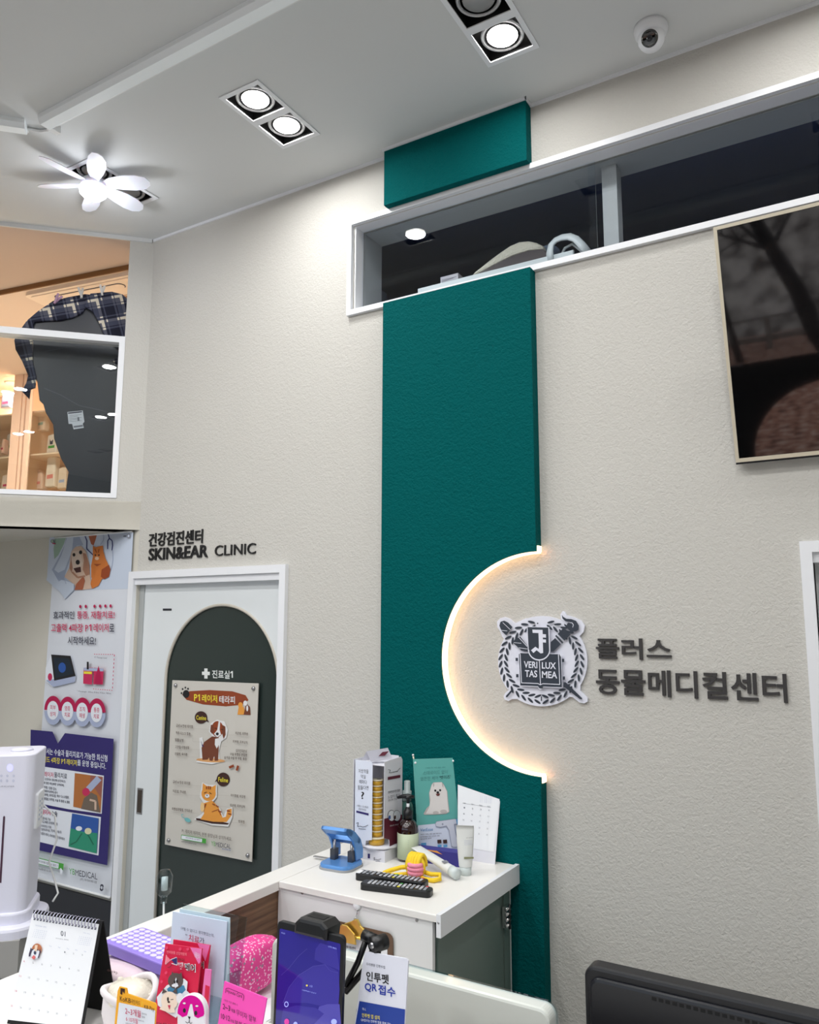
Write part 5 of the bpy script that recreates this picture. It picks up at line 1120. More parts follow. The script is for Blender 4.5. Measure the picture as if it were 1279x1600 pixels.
# QR sign, its code panel left out of frame
def a_qr(A):
    A.poly([(755, 820), (1135, 890), (1120, 1200), (690, 1200)], C_('sign_blue', (32, 62, 150), .4)); A.text('우리병원 간편수접', 812, 498, 968, 528, 24, K_ink)
    A.text('인투펫', 812, 570, 1000, 602, 80, K_blk, .02); A.text('QR', 800, 668, 902, 680, 72, C_('sign_blue2', (24, 50, 160)), .02); A.text('접수', 912, 680, 1055, 708, 82, C_('sign_blue2', (24, 50, 160)), .02)
    A.text('하나.', 780, 872, 812, 878, 24, K_wh); A.text('인투펫 앱 설치', 778, 918, 925, 942, 34, K_yel, .008); A.text('QR접수는 인투펫 앱을 통해 가능', 770, 962, 1020, 1000, 24, K_wh, .004)
FQR = frame((-.80, -1.42, T), 3, 5)
qs = leaflet(FQR, 420, 1410, [(800, 420), (820, 412), (1145, 468), (1160, 488), (1158, 520), (1120, 1200), (690, 1200), (785, 470)], C_('sign_white', (222, 224, 236), .35), 'white and blue Korean sign standing right of the tablet', a_qr, th=.003, grp=None, name='counter_sign', sc_=5.33)
b = MB(FQR); b.box(-.05, .09, 0, .004, -.04, .012, M_acryl); b.box(-.05, .09, .004, .05, -.008, -.004, M_acryl); b.build('foot', qs)
# tablet in a stand
TB = frame((-.95, -1.45, T), 0, 2); tb = thing('tablet', 'black tablet showing a blue flower wallpaper, upright in a clamp stand', 'tablet', (-.88, -1.45, T+.1))
b = MB(); A = Art(b, TB, 420, 1410, 5.33, .0042)
o4 = [A.m(p) for p in ((82, 160), (100, 148), (600, 275), (630, 305))]; x0t, x1t, zt = A.m((82, 160))[0], A.m((632, 305))[0], (A.m((100, 148))[1]+A.m((600, 275))[1])/2
b.prism(rrect(x0t, x1t, zt-.245, zt, .008), -.0045, .0035, M_black, M=TB, bev=.0015); b.build('body', tb)
M_scr = mat('screen_blue', (36, 28, 128), .08, emit=.22); M_sc2 = mat('screen_petal', (52, 44, 142), .08, emit=.22); M_sc3 = mat('screen_petal_light', (74, 68, 160), .08, emit=.22); M_ic = mat('screen_icon', (150, 160, 230), .2, emit=.5)
b = MB(TB); b.prism(rrect(x0t+.006, x1t-.006, zt-.237, zt-.012, .003), .0035, .0038, M_scr)
A = Art(b, TB, 420, 1410, 5.33, .0038, .00006)
def petal(pts, m): A.poly(pts, m)
petal([(390, 470), (400, 380), (440, 330), (575, 380), (600, 560), (480, 510)], M_sc2)
petal([(130, 830), (180, 700), (260, 600), (380, 525), (480, 510), (590, 570), (600, 720), (590, 850), (470, 860), (330, 830)], M_sc2)
petal([(430, 860), (500, 840), (600, 840), (612, 1013), (380, 1013)], M_sc3)
petal([(130, 880), (240, 850), (400, 870), (470, 920), (380, 1013), (110, 1013)], M_sc2)
A.path([(115, 600), (180, 540), (260, 440), (330, 380)], 3, M_sc3); A.path([(130, 830), (180, 700), (260, 600), (380, 525), (480, 510)], 4, M_sc3); A.path([(480, 510), (520, 560), (590, 580)], 4, M_sc3)
A.text('12', 355, 682, 376, 684, 14, M_ic); A.text('서울특별시 강남구', 288, 715, 408, 745, 10, M_ic); A.ell(330, 684, 8, 8, mat('screen_sun', (220, 200, 90), emit=.3)); A.ell(160, 840, 18, 24, M_ic); A.ell(160, 840, 12, 16, M_sc2); A.ell(163, 985, 20, 26, mat('screen_pink', (200, 60, 150), emit=.5)); A.ell(236, 1008, 18, 24, M_ic); A.ell(556, 985, 24, 24, M_ic)
A.text('10:22', 118, 240, 150, 248, 10, M_ic); A.text('LTE 86%', 510, 352, 578, 372, 12, M_ic)
b.build('screen', tb)
hs = thing('tablet_stand', 'black clamp arm stand gripping the tablet from above', 'stand', (-.9, -1.40, T))
def G3(x, y, w): u, v = local(TB, 420+x/5.33, 1410+y/5.33); return TB @ Vector((u, v, w))
b = MB(TB); q = [A.m(p) for p in ((228, 235), (245, 165), (330, 105), (400, 98), (480, 130), (520, 190), (525, 260), (430, 245), (428, 292), (300, 250))]
xs_ = [p[0] for p in q]; b.prism([(min(xs_)+.002, zt-.012), (max(xs_)-.006, zt-.012), (max(xs_)-.004, zt+.008), (max(xs_)-.016, zt+.016), (min(xs_)+.014, zt+.016), (min(xs_)+.003, zt+.006)], -.030, .012, M_black, bev=.006)
b.prism([(min(xs_)+.020, zt+.0155), (max(xs_)-.022, zt+.0155), (max(xs_)-.022, zt+.0165), (min(xs_)+.020, zt+.0165)], -.022, -.004, M_blackm); b.build('clamp_head', hs)
b = MB(); jx = at_y(590, 1474, -1.385); b.tube([jx+Vector((-.004, -.012, 0)), jx+Vector((.006, .014, 0))], .013, M_black, 20); b.lathe([(.005, -.001), (.005, .001)], M_steel, tuple(jx+Vector((-.0035, -.014, 0))), 'y', 16); b.build('joint', hs)
b = MB(); e0 = at_y(540, 1545, -1.40)
for dz, dx in ((.012, -.008), (-.012, .006)): b.tube([jx+Vector((dx-.012, 0, dz*.6+.004)), (jx+e0)/2+Vector((dx, 0, dz*.4)), e0+Vector((0, 0, dz*.4))], .0055, M_black)
b.tube([jx+Vector((-.030, 0, .008)), jx+Vector((-.004, 0, .004))], .010, M_black); b.build('arm', hs)
b = MB(); b.tube([jx, jx+Vector((-.012, 0, -.05)), jx+Vector((-.04, .01, -.12)), Vector((jx.x-.05, jx.y+.01, T+.01))], .009, M_black); b.lathe([(.07, 0), (.07, .008), (.02, .012)], M_black, (jx.x-.05, jx.y+.01, T)); b.build('pole', hs)
# monitors behind the counter, their backs towards us
def monitor(x0, x1, y, zt_, h, m, label, parts):
    t = thing('monitor', label, 'monitor', ((x0+x1)/2, y, .725), group=None); cx_ = (x0+x1)/2; F = frame((0, y, 0))
    b = MB(); b.prism(rrect(x0, x1, zt_-h, zt_, .022, 8), -.035, 0, m, M=F, bev=.006); b.build('back_shell', t)
    b = MB(); b.lathe([(.10, 0), (.10, .012), (.02, .016), (.02, zt_-h+.1-.725)], m, (cx_, y+.06, .725)); b.box(cx_-.03, cx_+.03, y+.03, y+.06, zt_-h+.02, zt_-h+.12, m); b.build('stand', t); parts(t, F); return t
M_mw = mat('gloss_white_shell', (216, 220, 214), .12, coat=.4)
def p_w(t, F):
    b = MB(F); b.prism(rrect(-1.284, -.594, 1.124-.40, 1.1265, .024, 8), -.0365, -.030, M_acryl, bev=.001); b.build('clear_rim', t)
monitor(-1.281, -.597, -1.09, 1.124, .395, M_mw, 'glossy white monitor back with rounded corners behind the tablet', p_w)
bl = at_y(912, 1530, -1.05); bt = at_y(1100, 1550, -1.05)
def p_b(t, F):
    b = MB(F); b.prism(rrect(bl.x+.012, bl.x+.60, bt.z-.33, bt.z-.016, .02, 6), 0, .010, mat('black_shell', (18, 20, 26), .3), bev=.006)
    for i in range(26): b.prism([(bl.x+.13+i*.012, bt.z-.030), (bl.x+.138+i*.012, bt.z-.030), (bl.x+.138+i*.012, bt.z-.024), (bl.x+.13+i*.012, bt.z-.024)], .0100, .0106, M_blackm)
    b.build('vent_cover', t)
monitor(bl.x, bl.x+.62, -1.05, bt.z, .36, mat('black_monitor', (16, 17, 22), .4), 'black monitor back with vent slots at the lower right', p_b)
# pink dotted pet cushion and desk papers
M_dot = mat('pink_dotted_cloth', (232, 70, 150), .8)
tc = N(M_dot, 'ShaderNodeTexCoord'); v1_ = N(M_dot, 'ShaderNodeTexVoronoi'); v1_.inputs['Scale'].default_value = 120; v2_ = N(M_dot, 'ShaderNodeTexVoronoi'); v2_.inputs['Scale'].default_value = 52
LK(M_dot, tc.outputs['Object'], v1_.inputs['Vector']); LK(M_dot, tc.outputs['Object'], v2_.inputs['Vector'])
c1 = mix(M_dot, math_(M_dot, 'LESS_THAN', v1_.outputs['Distance'], .33), lin((232, 70, 150)), lin((250, 190, 220)))
c2 = mix(M_dot, math_(M_dot, 'LESS_THAN', v2_.outputs['Distance'], .22), c1, lin((150, 130, 150))); LK(M_dot, c2, P(M_dot).inputs['Base Color'])
cu_ = thing('pet_cushion', 'pink dotted puffy pet cushion with white edge against the brown wood', 'cushion', (-1.59, -.84, .725))
b = MB(); cc = at_x(386, 1508, -1.585); 
b = blob('', '', '', (cc.x+.0, cc.y, cc.z-.005), (.050, .120, .070), M_dot, 11, .10, rot=0); b.build('body', cu_)
b = MB(); e = [at_x(x, y, -1.575) for x, y in ((402, 1474), (415, 1481), (425, 1492), (424, 1512), (412, 1528), (398, 1538))]; b.tube(e, .006, M_paper, 8); b.build('white_edge', cu_)
b = MB(); b.box(-1.66, -1.44, -1.26, -.66, .725, cc.z-.082, M_cw); b.box(-1.655, -1.445, -1.255, -.665, cc.z-.0819, cc.z-.080, M_paper)
pr = tag(b.build('storage_box'), 'pale grey box under the pink dotted cushion', 'box')
# clear capsule wand clipped outside the counter
cw = thing('clear_wand', 'clear capsule shaped wand on a thin stalk in front of the dark door glass', 'wand', (-1.8, -.95, 1.0))
p1_ = at_x(257, 1380, -1.79); b = MB(); b.lathe([(.012, -.034), (.021, -.022), (.022, .018), (.014, .034), (.0001, .039)], M_acryl, tuple(p1_)); b.build('capsule', cw)
b = MB(); b.lathe([(.009, -.018), (.009, .016), (.0001, .018)], mat('wand_core', (210, 216, 216), .3), tuple(p1_)); b.lathe([(.008, -.052), (.009, -.034)], M_acryl, tuple(p1_)); b.build('core', cw)
b = MB(); b.tube([p1_+Vector((0, 0, -.05)), p1_+Vector((.004, 0, -.12)), Vector((-1.788, p1_.y, .98))], .0028, M_offw); b.box(-1.795, -1.765, p1_.y-.01, p1_.y+.01, .965, .985, M_offw); b.build('stalk', cw)
# humidifier tower on a grey cabinet at the left
hc = at_y(47, 1300, -1.0); HM = Matrix.Translation((hc.x, hc.y, 0)) @ Matrix.Rotation(math.radians(45), 4, 'Z')   # local x along its front, y into its depth
gc = thing('side_cabinet', 'grey low cabinet with a ribbed vent under the white humidifier', 'cabinet', (hc.x-.2, hc.y+.05, 0)); M_gc = mat('warm_grey', (158, 156, 152), .6)
b = MB(HM); b.box(-.50, .0, -.05, .14, 0, .90, M_gc); b.build('body', gc)
b = MB(HM)
for i in range(12): b.box(-.20, -.012, -.0525, -.050, .66+i*.012, .665+i*.012, M_ink)
b.build('vent', gc)
hu = thing('humidifier', 'tall white tower humidifier with a dark slit and a remote on its side', 'humidifier', (hc.x-.1, hc.y, .90)); M_hw = mat('humidifier_white', (222, 222, 236), .35)
b = MB(HM); b.prism(rrect(-.25, .0, 0, .20, .03, 8), .965, 1.436, M_hw, bev=.004); b.build('tower', hu)
b = MB(HM); b.prism(rrect(-.29, .045, -.045, .225, .08, 8), .90, .932, M_hw, bev=.010); b.prism(rrect(-.26, .012, -.012, .21, .05, 8), .93, .966, M_hw, bev=.006); b.build('base', hu)
b = MB(HM); b.lathe([(.035, 1.436), (.03, 1.443), (.0001, 1.445)], M_hw, (-.06, .10, 0)); b.build('mist_outlet', hu)
FH = frame((hc.x, hc.y, 0), 45); b = MB(); A = Art(b, FH, 0, 1160, 5.333, .0006)
A.poly([(26, 622), (34, 610), (43, 620), (12, 1170), (-6, 1170)], C_('slit_dark', (70, 40, 60))); b.build('slit', hu)
b = MB(); A = Art(b, FH, 0, 1160, 5.333, .0006); M_hp = mat('panel_glow', (196, 196, 255), .4, emit=.5)
A.ell(84, 212, 26, 32, M_hp)
for x, y in ((12, 278), (62, 278), (115, 278), (10, 318), (60, 318), (113, 318)): A.ell(x, y, 8, 9, K_lil, n=12); A.ell(x, y, 5, 6, M_hw, n=12)
A.text('HUMIDIFIER', -20, 360, 122, 360, 10, K_gry); b.build('control_panel', hu)
FR_ = HM @ Matrix(((0, 0, 1, .0), (1, 0, 0, .10), (0, 1, 0, 1.25), (0, 0, 0, 1)))
b = MB(FR_); b.prism(rrect(-.050, .050, -.055, .055, .006), 0, .008, M_paper, bev=.002)
for j in range(5):
    for i in (-1, 1): b.prism(ell(i*.016, -.03+j*.014, .006, .004, 8), .008, .0086, K_lil)
b.build('remote', hu)
b = MB(HM); b.tube([(-.01, .195, 1.25), (.035, .21, 1.20), (.045, .21, 1.12), (.025, .21, 1.05), (.045, .22, .99), (.06, .21, .95), (.05, .18, .934)], .0032, M_offw); b.build('cord', hu)
# ---------------------------------------------------------------- upstairs room seen over and through the diagonal window
ac = thing('air_conditioner', 'cream ceiling cassette air conditioner in the warmly lit upstairs room', 'air conditioner', tuple(at_z(120, 460, 3.775)))
zA = 3.7745; a0_ = at_z(37, 457, zA); a1_ = at_z(196, 425, zA); M_ac = mat('cassette_cream', (240, 222, 204), .5)
dx_ = (a1_-a0_).normalized(); L_ = .84; dy_ = Vector((-dx_.y, dx_.x, 0)); MA = Matrix.Identity(4)
for i in range(3): MA[i][0] = dx_[i]; MA[i][1] = dy_[i]; MA[i][2] = (0, 0, 1)[i]; MA[i][3] = a0_[i]
b = MB(MA); b.prism(rrect(0, L_, 0, L_, .03), -.022, 0, M_ac, bev=0); b.prism(rrect(.02, L_-.02, .02, L_-.02, .03), -.028, -.022, M_ac); b.build('panel', ac)
for (x0, x1, y0, y1) in ((.17, L_-.17, .05, .11), (.17, L_-.17, L_-.11, L_-.05), (.05, .11, .17, L_-.17), (L_-.11, L_-.05, .17, L_-.17)):
    b = MB(MA); b.prism(rrect(x0, x1, y0, y1, .028), -.030, -.028, K_ink); b.prism(rrect(x0+.004, x1-.004, y0+.004, y1-.004, .026), -.033, -.030, M_ac); b.build('air_flap', ac)
b = MB(MA); b.prism(rrect(.19, L_-.19, .19, L_-.19, .03), -.031, -.028, mat('grille_tan', (206, 172, 140), .6))
for i in range(14):
    for j in range(14):
        x, y = .205+i*.0325, .205+j*.0325; b.box(x, x+.020, y, y+.014, -.0315, -.031, mat('grille_hole', (120, 88, 66), .7))
b.build('grille', ac)
M_wl = mat('warm_lamp', (255, 220, 170), emit=10)
for i, (x, y) in enumerate(((-4.95, .15), (-4.75, 1.1), (-3.75, 1.55), (-5.9, 1.0))):
    t = thing('ceiling_light', 'round warm recessed lamp in the ceiling of the upstairs room', 'ceiling light', (x, y, 3.775), group='warm round lamps upstairs')
    b = MB(); b.lathe([(.062, 0), (.062, -.006), (.05, -.006)], M_ac, (x, y, 3.775)); b.build('rim', t)
    b = MB(); b.lathe([(.05, -.004), (.0001, -.0045)], M_wl, (x, y, 3.775)); b.build('bulb', t)
    ld = bpy.data.lights.new('lamp', 'AREA'); ld.shape = 'DISK'; ld.size = .10; ld.energy = WARM_W; ld.color = (1, .88, .74)
    lo = bpy.data.objects.new('lamp_light', ld); col.objects.link(lo); lo.location = (0, 0, -.008); lo.parent = t
# dark folding panel and shirt
FS_ = FD.copy()
for i in range(3): FS_[i][3] += -.15*_n[i]
M_dp = mat('dark_grey_panel', (44, 48, 56), .35)
dp = thing('dark_panel', 'large dark grey curved panel standing inside the upstairs window', 'panel', tuple(FS_ @ Vector((-.3, 2.47, 0))))
b = MB(); A = Art(b, FS_, 0, 400, 4.21, .003)
pp = [(150, 478), (180, 440), (250, 380), (350, 312), (450, 285), (560, 266), (720, 252), (800, 272), (870, 330), (880, 700), (860, 1570), (430, 1560), (450, 1420), (400, 1330), (372, 1250), (355, 1200), (350, 1110), (300, 1030), (285, 975), (260, 950), (245, 830), (215, 740), (215, 560)]
b.prism([A.m(p) for p in pp], -.012, .002, M_dp, M=FS_, bev=.003)
A.path([(290, 870), (400, 915), (520, 985), (640, 1010), (750, 1040)], 6, mat('panel_crease', (70, 74, 82), .3)); A.path([(285, 632), (400, 610), (540, 588)], 4, mat('panel_crease', (70, 74, 82), .3)); b.build('sheet', dp)
b = MB(); A = Art(b, FS_, 0, 400, 4.21, .0045); A.poly([(444, 1028), (545, 1018), (556, 1092), (545, 1104), (552, 1132), (485, 1142), (475, 1106), (452, 1106)], K_wh); A.poly([(448, 1032), (540, 1022), (541, 1030), (449, 1040)], K_ink)
for k in range(5): A.line((458, 1052+k*10), (538-(k % 2)*25, 1044+k*10), 2, K_gry)
A.poly([(510, 1062), (522, 1061), (524, 1086), (512, 1087)], K_gry); A.line((486, 1126), (546, 1118), 12, K_gry); b.build('care_label', dp)
M_pl = mat('navy_plaid', (22, 24, 44), .9)
tc = N(M_pl, 'ShaderNodeTexCoord'); sx_ = N(M_pl, 'ShaderNodeSeparateXYZ'); LK(M_pl, tc.outputs['Object'], sx_.inputs[0])
uu = math_(M_pl, 'ADD', math_(M_pl, 'MULTIPLY', sx_.outputs[0], S2), math_(M_pl, 'MULTIPLY', sx_.outputs[1], S2)); zz = sx_.outputs[2]
ua = math_(M_pl, 'FRACT', math_(M_pl, 'MULTIPLY', math_(M_pl, 'ADD', uu, math_(M_pl, 'MULTIPLY', zz, .30)), 8.0))
va = math_(M_pl, 'FRACT', math_(M_pl, 'MULTIPLY', math_(M_pl, 'SUBTRACT', zz, math_(M_pl, 'MULTIPLY', uu, .30)), 8.0))
st = [(0, (0, 0, 0)), (.30, (.25,)*3), (.38, (.0,)*3), (.42, (.25,)*3), (.62, (.55,)*3), (.74, (.0,)*3), (.84, (.25,)*3), (.90, (.0,)*3)]
r1 = ramp(M_pl, ua, st); r2 = ramp(M_pl, va, st)
su = math_(M_pl, 'ADD', r1.outputs[0], r2.outputs[0])
r3 = ramp(M_pl, su, [(0, lin((20, 22, 42))), (.2, lin((62, 66, 86))), (.45, lin((88, 90, 104))), (.7, lin((222, 214, 196)))]); LK(M_pl, r3.outputs[0], P(M_pl).inputs['Base Color'])
sh = thing('plaid_shirt', 'navy and cream plaid shirt draped over the dark panel upstairs', 'shirt', tuple(FS_ @ Vector((-.3, 3.3, 0))))
def cloth(pts, w0, w1, name):
    b = MB(); A = Art(b, FS_, 0, 400, 4.21); b.prism([A.m(p) for p in pts], w0, w1, M_pl, M=FS_, bev=.004); b.build(name, sh)
cloth([(146, 480), (180, 432), (250, 372), (350, 304), (450, 278), (560, 258), (600, 262), (570, 340), (545, 382), (480, 412), (400, 430), (300, 434), (232, 442), (215, 480)], .004, .018, 'body')
cloth([(560, 345), (570, 290), (600, 258), (740, 246), (810, 264), (880, 330), (880, 640), (780, 620), (720, 570), (680, 515), (650, 440), (610, 375)], .010, .026, 'front_panel')
cloth([(150, 470), (225, 470), (215, 560), (218, 700), (240, 790), (235, 870), (205, 880), (195, 945), (145, 892), (175, 840), (188, 790), (150, 700), (105, 620), (97, 560), (108, 530)], .002, .014, 'sleeve')
cloth([(735, 690), (780, 668), (800, 715), (760, 712)], .004, .014, 'cuff')
for (x, y, c, lb, an) in ((372, 282, (176, 140, 170), 'dusty purple clothes peg on the plaid shirt', -28), (541, 245, (206, 204, 200), 'pale clothes peg in the middle of the plaid shirt edge', 8), (676, 228, (222, 220, 216), 'pale clothes peg nearest the wall on the plaid shirt edge', 0)):
    u, v = local(FS_, x/4.21, 400+y/4.21+4); t = thing('clothes_peg', lb, 'clothes peg', tuple(FS_ @ Vector((u, v, .02))), group='pegs on the plaid shirt')
    m_ = mat('peg_%d' % c[0], c, .4)
    for s, w_ in ((-1, .022), (1, .030)):
        M5 = FS_ @ Matrix.Translation((u, v-.012, w_)) @ Matrix.Rotation(math.radians(an+s*13), 4, 'Z')
        b = MB(M5); b.prism([(-.005, -.012), (.005, -.012), (.006, .028), (.005, .046), (-.005, .046), (-.006, .028)], -.003, .003, m_, bev=.001); b.build('arm', t)
    b = MB(FS_ @ Matrix.Translation((u, v-.004, .026))); b.tube([(-.006, 0, 0), (.006, 0, 0)], .003, M_steel, 8); b.build('spring', t)
# glazed display cabinet with packages
oc = at_y(40, 770, .95); FC2 = frame((oc.x, oc.y, 2.45), 11.5)
dc = thing('display_cabinet', 'warm lit cream display cabinet with glass doors full of packages upstairs', 'cabinet', tuple(FC2.col[3].to_3d()))
M_cr = mat('cabinet_cream', (240, 214, 186), .5); M_pk_ = mat('cabinet_post', (226, 196, 176), .45)
def lc(x, y): return local(FC2, x/4.21, 400+y/4.21)
U0, U1 = -1.6, 2.2; ztop = lc(75, 738)[1]
b = MB(FC2); b.box(U0, U1, 0, ztop+.1, -.42, -.40, M_cr); b.box(U0, U1, ztop, ztop+.14, -.42, .0, M_cr); b.box(U0, U1, 0, .03, -.40, 0, M_cr)
for u in (U0, lc(150, 1000)[0], lc(205, 1000)[0]+.9, U1): b.box(u-.012, u+.012, 0, ztop, -.40, 0, M_cr)
b.build('body', dc)
for y_ in (1030, 1310):
    v = lc(60, y_)[1]; b = MB(FC2); b.box(U0, U1, v-.012, v, -.40, -.03, M_cr); b.build('shelf', dc)
for x0, x1 in ((95, 150), (158, 175), (186, 208)):
    ua_, ub_ = lc(x0, 1100)[0], lc(x1, 1100)[0]; b = MB(FC2); b.box(ua_, ub_, .0, ztop, 0.0, .03, M_pk_); b.build('door_frame', dc)
b = MB(FC2); b.box(U0, U1, .03, ztop, .008, .012, M_pane2); b.build('door_glass', dc)
pk = [(0, 895, 70, 1000, (120, 128, 150), 'blue grey packet on the top shelf of the warm display cabinet'), (78, 905, 128, 1010, (226, 190, 180), 'pinkish packet on the top shelf of the warm display cabinet'),
      (30, 1160, 90, 1300, (206, 196, 186), 'grey white packet on the middle shelf of the display cabinet, behind the door post'), (0, 1200, 28, 1300, (236, 200, 180), 'small pink marked packet at the left edge of the middle shelf'),
      (235, 1010, 300, 1150, (236, 216, 196), 'pale packet right of the cabinet post, highest of those by the dark panel'), (300, 1165, 378, 1300, (232, 226, 216), 'white packet with a dark deer like mark and green line, beside the dark panel'),
      (290, 1310, 370, 1520, (236, 222, 206), 'tall white packet standing on the lowest shelf beside the dark panel'), (372, 1380, 440, 1530, (230, 210, 190), 'round topped pale packet on the lowest shelf touching the dark panel'),
      (196, 1400, 285, 1540, (234, 206, 188), 'pink printed packet on the lowest shelf right of the cabinet post'), (0, 1430, 88, 1545, (236, 212, 194), 'red lettered packet on the lowest shelf left of the cabinet post')]
for k, (x0, y0, x1, y1, c, lb) in enumerate(pk):
    w_ = -.12-.03*(k % 3); FK3 = FC2 @ Matrix.Translation((0, 0, w_)); p0_ = local(FK3, x0/4.21, 400+y1/4.21); p1_ = local(FK3, x1/4.21, 400+y0/4.21)
    t = thing('packet', lb, 'packet', tuple(FK3 @ Vector((p0_[0], p0_[1], 0))), group='packets in the display cabinet'); wd, ht = p1_[0]-p0_[0], p1_[1]-p0_[1]
    b = MB(FK3 @ Matrix.Translation((p0_[0], p0_[1], 0))); b.prism([(.0, 0), (wd, 0), (wd*.97, ht*.5), (wd*.92, ht*.94), (wd*.5, ht), (wd*.06, ht*.93), (wd*.03, ht*.5)], -.05, 0, mat('packet_%d' % k, c, .4), bev=.012)
    b.prism([(wd*.2, ht*.25), (wd*.8, ht*.27), (wd*.8, ht*.40), (wd*.2, ht*.38)], .0, .0006, (K_red, K_lil, K_grn, K_red, K_mint, K_grn, C_('packet_pink', (226, 140, 130)), K_lil, C_('packet_pink', (226, 140, 130)), K_red)[k])
    if k == 5: b.prism([(wd*.35, ht*.45), (wd*.6, ht*.45), (wd*.65, ht*.7), (wd*.45, ht*.6), (wd*.3, ht*.72)], 0, .0006, K_ink)
    b.build('bag', t)
FW_ = FD.copy()
for i in range(3): FW_[i][3] += -.085*_n[i]
b = MB(FD); u_ = local(FD, 85, 770)[0]
for k in range(4): b.prism([(u_-.02+.01*k, 2.4582), (u_+.22-.02*k, 2.4582), (u_+.22-.02*k, 2.4588+.0012*k+.001), (u_-.02+.01*k, 2.4588+.0012*k+.001)], -.105, -.072, M_paper)
tag(b.build('paper_sheets'), 'few cream paper sheets lying on the sill of the upstairs window', 'paper')

# ---------------------------------------------------------------- storage room behind the upper window
FG = frame((0, .24, 0)); ZS = 3.14
def g(x, y, M=FG): return local(M, 660+x/4.263, 350+y/4.263)
pt_ = thing('pet_bed', 'cream fleece pet bed pad on a dark base behind the upper window', 'pet bed', tuple(FG @ Vector((*g(560, 200), 0))))
outl = [(322, 345), (345, 315), (390, 280), (450, 232), (520, 180), (580, 140), (640, 114), (700, 108), (750, 118), (800, 142), (802, 165), (760, 170), (700, 176), (600, 208), (500, 256), (420, 300), (360, 335)]
b = MB(); b.prism([g(*p) for p in outl], -.22, .0, mat('cream_pad_fleece', (246, 242, 222), .95, bump=(120, .6, .01)), M=FG, bev=.012); b.build('fleece', pt_)
z_ = g(330, 345)[1]; b = MB(); q = [g(*p) for p in ((330, 345), (420, 300), (500, 256), (600, 208), (700, 176), (800, 165), (830, 205))]
b.prism(q+[(q[-1][0], ZS), (q[0][0]-.0, ZS)], -.21, -.004, mat('taupe_shell', (84, 76, 76), .6), M=FG); b.build('shell', pt_)
tr = thing('pet_carrier_tray', 'pale grey plastic tray with a tall arched handle behind the upper window', 'tray', tuple(FG @ Vector((*g(860, 200), 0))))
M_tr = mat('pale_grey_plastic', (208, 216, 216), .4)
u0_, u1_ = g(0, 450)[0], g(1110, 190)[0]; zz0 = g(700, 300)[1]; zz1 = g(400, 345)[1]
b = MB(FG); b.prism([(u0_, ZS), (u1_-.05, ZS), (u1_-.05, zz0+.012), (u0_, zz0+.012)], .03, .045, M_tr, bev=.004); b.build('base', tr)
b = MB(); FG2 = frame((0, .20, 0)); hp = [g(850, 260, FG2), g(846, 190, FG2), g(856, 140, FG2), g(885, 108, FG2), g(925, 90, FG2), g(975, 84, FG2), g(1020, 100, FG2), g(1060, 140, FG2), g(1100, 190, FG2)]
b.tube([FG2 @ Vector((p[0], p[1], 0)) for p in hp], [.011, .011, .010, .009, .009, .009, .008, .008, .008], M_tr, 12, flat=2.2)
b.tube([FG2 @ Vector((*g(*p, FG2), -.03)) for p in ((900, 260), (905, 190), (930, 140), (980, 112), (1030, 150), (1080, 200))], .006, M_tr, 10)
b.build('handle', tr)
bt_ = thing('blue_fleece', 'bluish fluffy fleece lump between cream pad and grey handle', 'blanket', tuple(FG @ Vector((*g(800, 140), -.1))))
b = MB(); c_ = FG @ Vector((*g(795, 142), -.08)); b.ball(tuple(c_), (.045, .05, .028), mat('blue_grey_fleece', (120, 138, 160), .95, bump=(120, .6, .01)), 20); b.box(c_.x-.03, c_.x+.03, c_.y-.03, c_.y+.03, ZS, c_.z, mat('blue_grey_fleece')); b.build('lump', bt_)
bx_ = thing('carton', 'small white carton with printed text behind the upper window', 'box', tuple(FG @ Vector((*g(175, 370), 0)))); qa, qb = g(118, 362), g(235, 325)
b = MB(FG); b.prism([(qa[0], ZS), (qb[0], ZS), (qb[0], qb[1]), (qa[0], qb[1])], -.09, -.001, mat('carton_white', (206, 204, 210), .6)); A = Art(b, FG, 660, 350, 4.263, .0)
for k in range(4): A.line((128, 374+k*9), (225-(k % 2)*20, 350+k*9), 3, K_gry)
b.build('body', bx_)
b = MB(); c_ = at_y(588, 466, .22); b.box(c_.x-.035, c_.x+.03, .2, .26, ZS, c_.z+.03, mat('smoky_box', (70, 76, 84), .3)); tag(b.build('storage_box'), 'dim grey box in the lower left corner behind the upper window', 'box')

# ---------------------------------------------------------------- street and hillside outside the shop front
M_leaf = mat('leaf_litter', (150, 110, 88), .95)
tc = N(M_leaf, 'ShaderNodeTexCoord'); nz = N(M_leaf, 'ShaderNodeTexNoise'); nz.inputs['Scale'].default_value = 9; nz.inputs['Detail'].default_value = 6; LK(M_leaf, tc.outputs['Object'], nz.inputs['Vector'])
rp = ramp(M_leaf, nz.outputs['Fac'], [(.35, lin((84, 50, 40))), (.52, lin((190, 130, 102))), (.66, lin((226, 192, 170)))], 'LINEAR'); LK(M_leaf, rp.outputs[0], P(M_leaf).inputs['Base Color'])
M_hill = mat('hillside_thicket', (120, 104, 94), .95)
tc = N(M_hill, 'ShaderNodeTexCoord'); mp = N(M_hill, 'ShaderNodeMapping'); mp.inputs['Scale'].default_value = (1.6, 1, .5); nz = N(M_hill, 'ShaderNodeTexNoise'); nz.inputs['Scale'].default_value = 1.3; nz.inputs['Detail'].default_value = 8
LK(M_hill, tc.outputs['Object'], mp.inputs[0]); LK(M_hill, mp.outputs[0], nz.inputs['Vector']); rp = ramp(M_hill, nz.outputs['Fac'], [(.35, lin((84, 68, 58))), (.6, lin((206, 186, 170)))], 'LINEAR'); LK(M_hill, rp.outputs[0], P(M_hill).inputs['Base Color'])
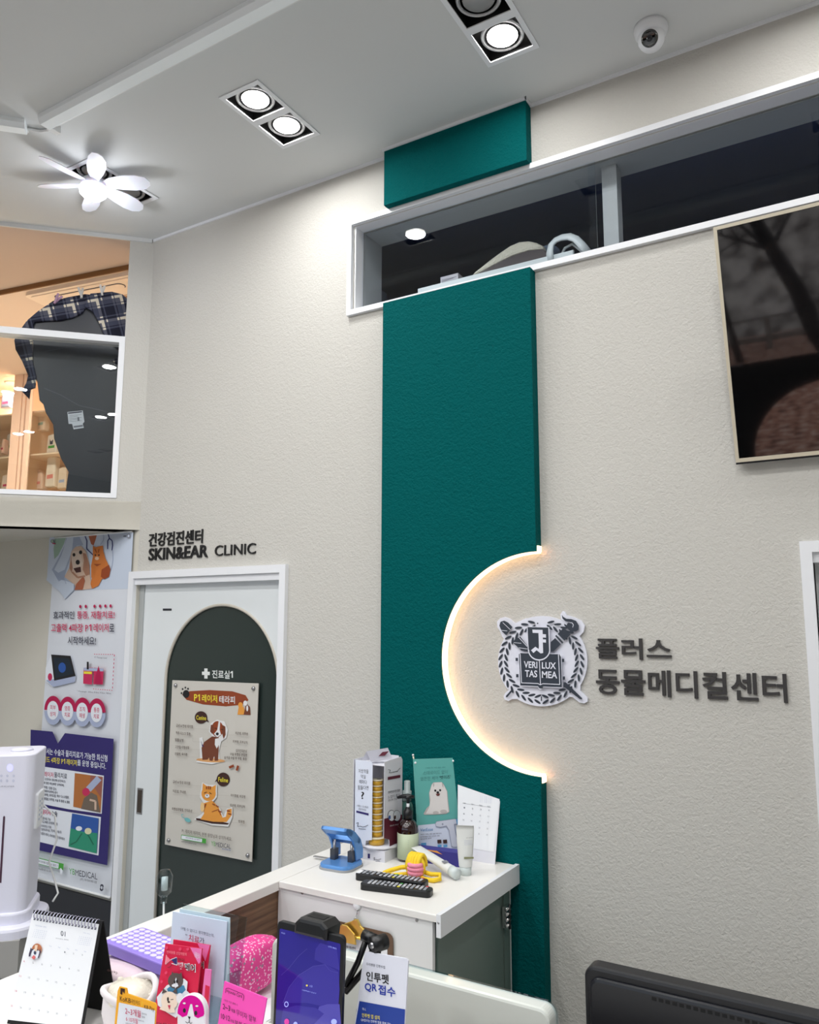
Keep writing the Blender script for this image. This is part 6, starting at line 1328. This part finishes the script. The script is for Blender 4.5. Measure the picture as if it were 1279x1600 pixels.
b = MB(); b.box(-20, 16, -16, -6.1, -.12, -.02, M_leaf); struct(b.build('ground_outside'))
b = MB(); b.add([(-30, -16, -.1), (25, -16, -.1), (25, -34, 7.5), (-30, -34, 7.5)], [(0, 3, 2, 1)], M_hill); struct(b.build('hill_outside'))
M_bark = mat('dark_bark', (52, 42, 38), .95, bump=(14, .6, .02))
def tree(x, y, path, r0, seed, label):
    t = thing('tree', label, 'tree', (x, y, 0), group='bare trees outside the shop front'); rnd = random.Random(seed)
    b = MB(); n = len(path); b.tube(path, [r0*(1-.55*i/(n-1)) for i in range(n)], M_bark, 10); b.build('trunk', t)
    b = MB()
    def br(p, d, L, r, k):
        pts = [p]; q = p
        for i in range(4): d = (d+Vector((rnd.uniform(-.25, .25), rnd.uniform(-.25, .25), rnd.uniform(-.1, .2)))).normalized(); q = q+d*L/4; pts.append(q)
        b.tube(pts, [r, r*.8, r*.6, r*.45, r*.3], M_bark, 5)
        if k:
            for i in (2, 3, 4):
                d2 = (d+Vector((rnd.uniform(-.9, .9), rnd.uniform(-.9, .9), rnd.uniform(-.2, .7)))).normalized(); br(pts[i], d2, L*.62, r*.45, k-1)
    for i in range(max(1, n//2), n):
        for _ in range(3): br(Vector(path[i]), Vector((rnd.uniform(-1, 1), rnd.uniform(-.8, .8), rnd.uniform(.1, .9))).normalized(), rnd.uniform(1.0, 1.9), r0*.28, 3)
    b.build('branches', t)
tree(-.35, -12, [(-.30, -12, -.05), (-.62, -12, .5), (-.85, -12, 1.3), (-1.15, -12.1, 2.0), (-1.5, -12.1, 2.9), (-1.7, -12.2, 4)], .17, 1, 'thick leaning bare tree trunk outside the shop front, reflected in the television')
tree(-2.1, -13, [(-2.0, -13.4, -.05), (-2.15, -13.4, 1), (-2.3, -13.4, 2), (-2.45, -13.5, 3.4)], .075, 2, 'slim bare tree left of the leaning trunk outside')
tree(1.6, -12.6, [(1.6, -12.6, -.05), (1.5, -12.7, 1.2), (1.3, -12.6, 2.2), (1.2, -12.5, 3.4)], .12, 3, 'bare tree right of the leaning trunk outside')
tree(-5.2, -13, [(-5.2, -13, -.05), (-5.3, -13, 1.6), (-5.1, -13, 2.8), (-5.2, -13, 4.2)], .13, 4, 'bare tree farthest left outside the shop front')
fe = thing('roadside_fence', 'low wooden roadside fence in front of the bare hillside outside', 'fence', (-1, -14.4, 0)); M_fe = mat('weathered_fence', (150, 138, 126), .8)
for z, h in ((.55, .05), (.12, .10)):
    b = MB(); b.box(-9, 6, -14.43, -14.38, z, z+h, M_fe); b.build('rail', fe)
for i in range(9):
    b = MB(); b.box(-9+i*1.85, -8.9+i*1.85, -14.37, -14.28, -.02, .62, M_fe); b.build('post', fe)
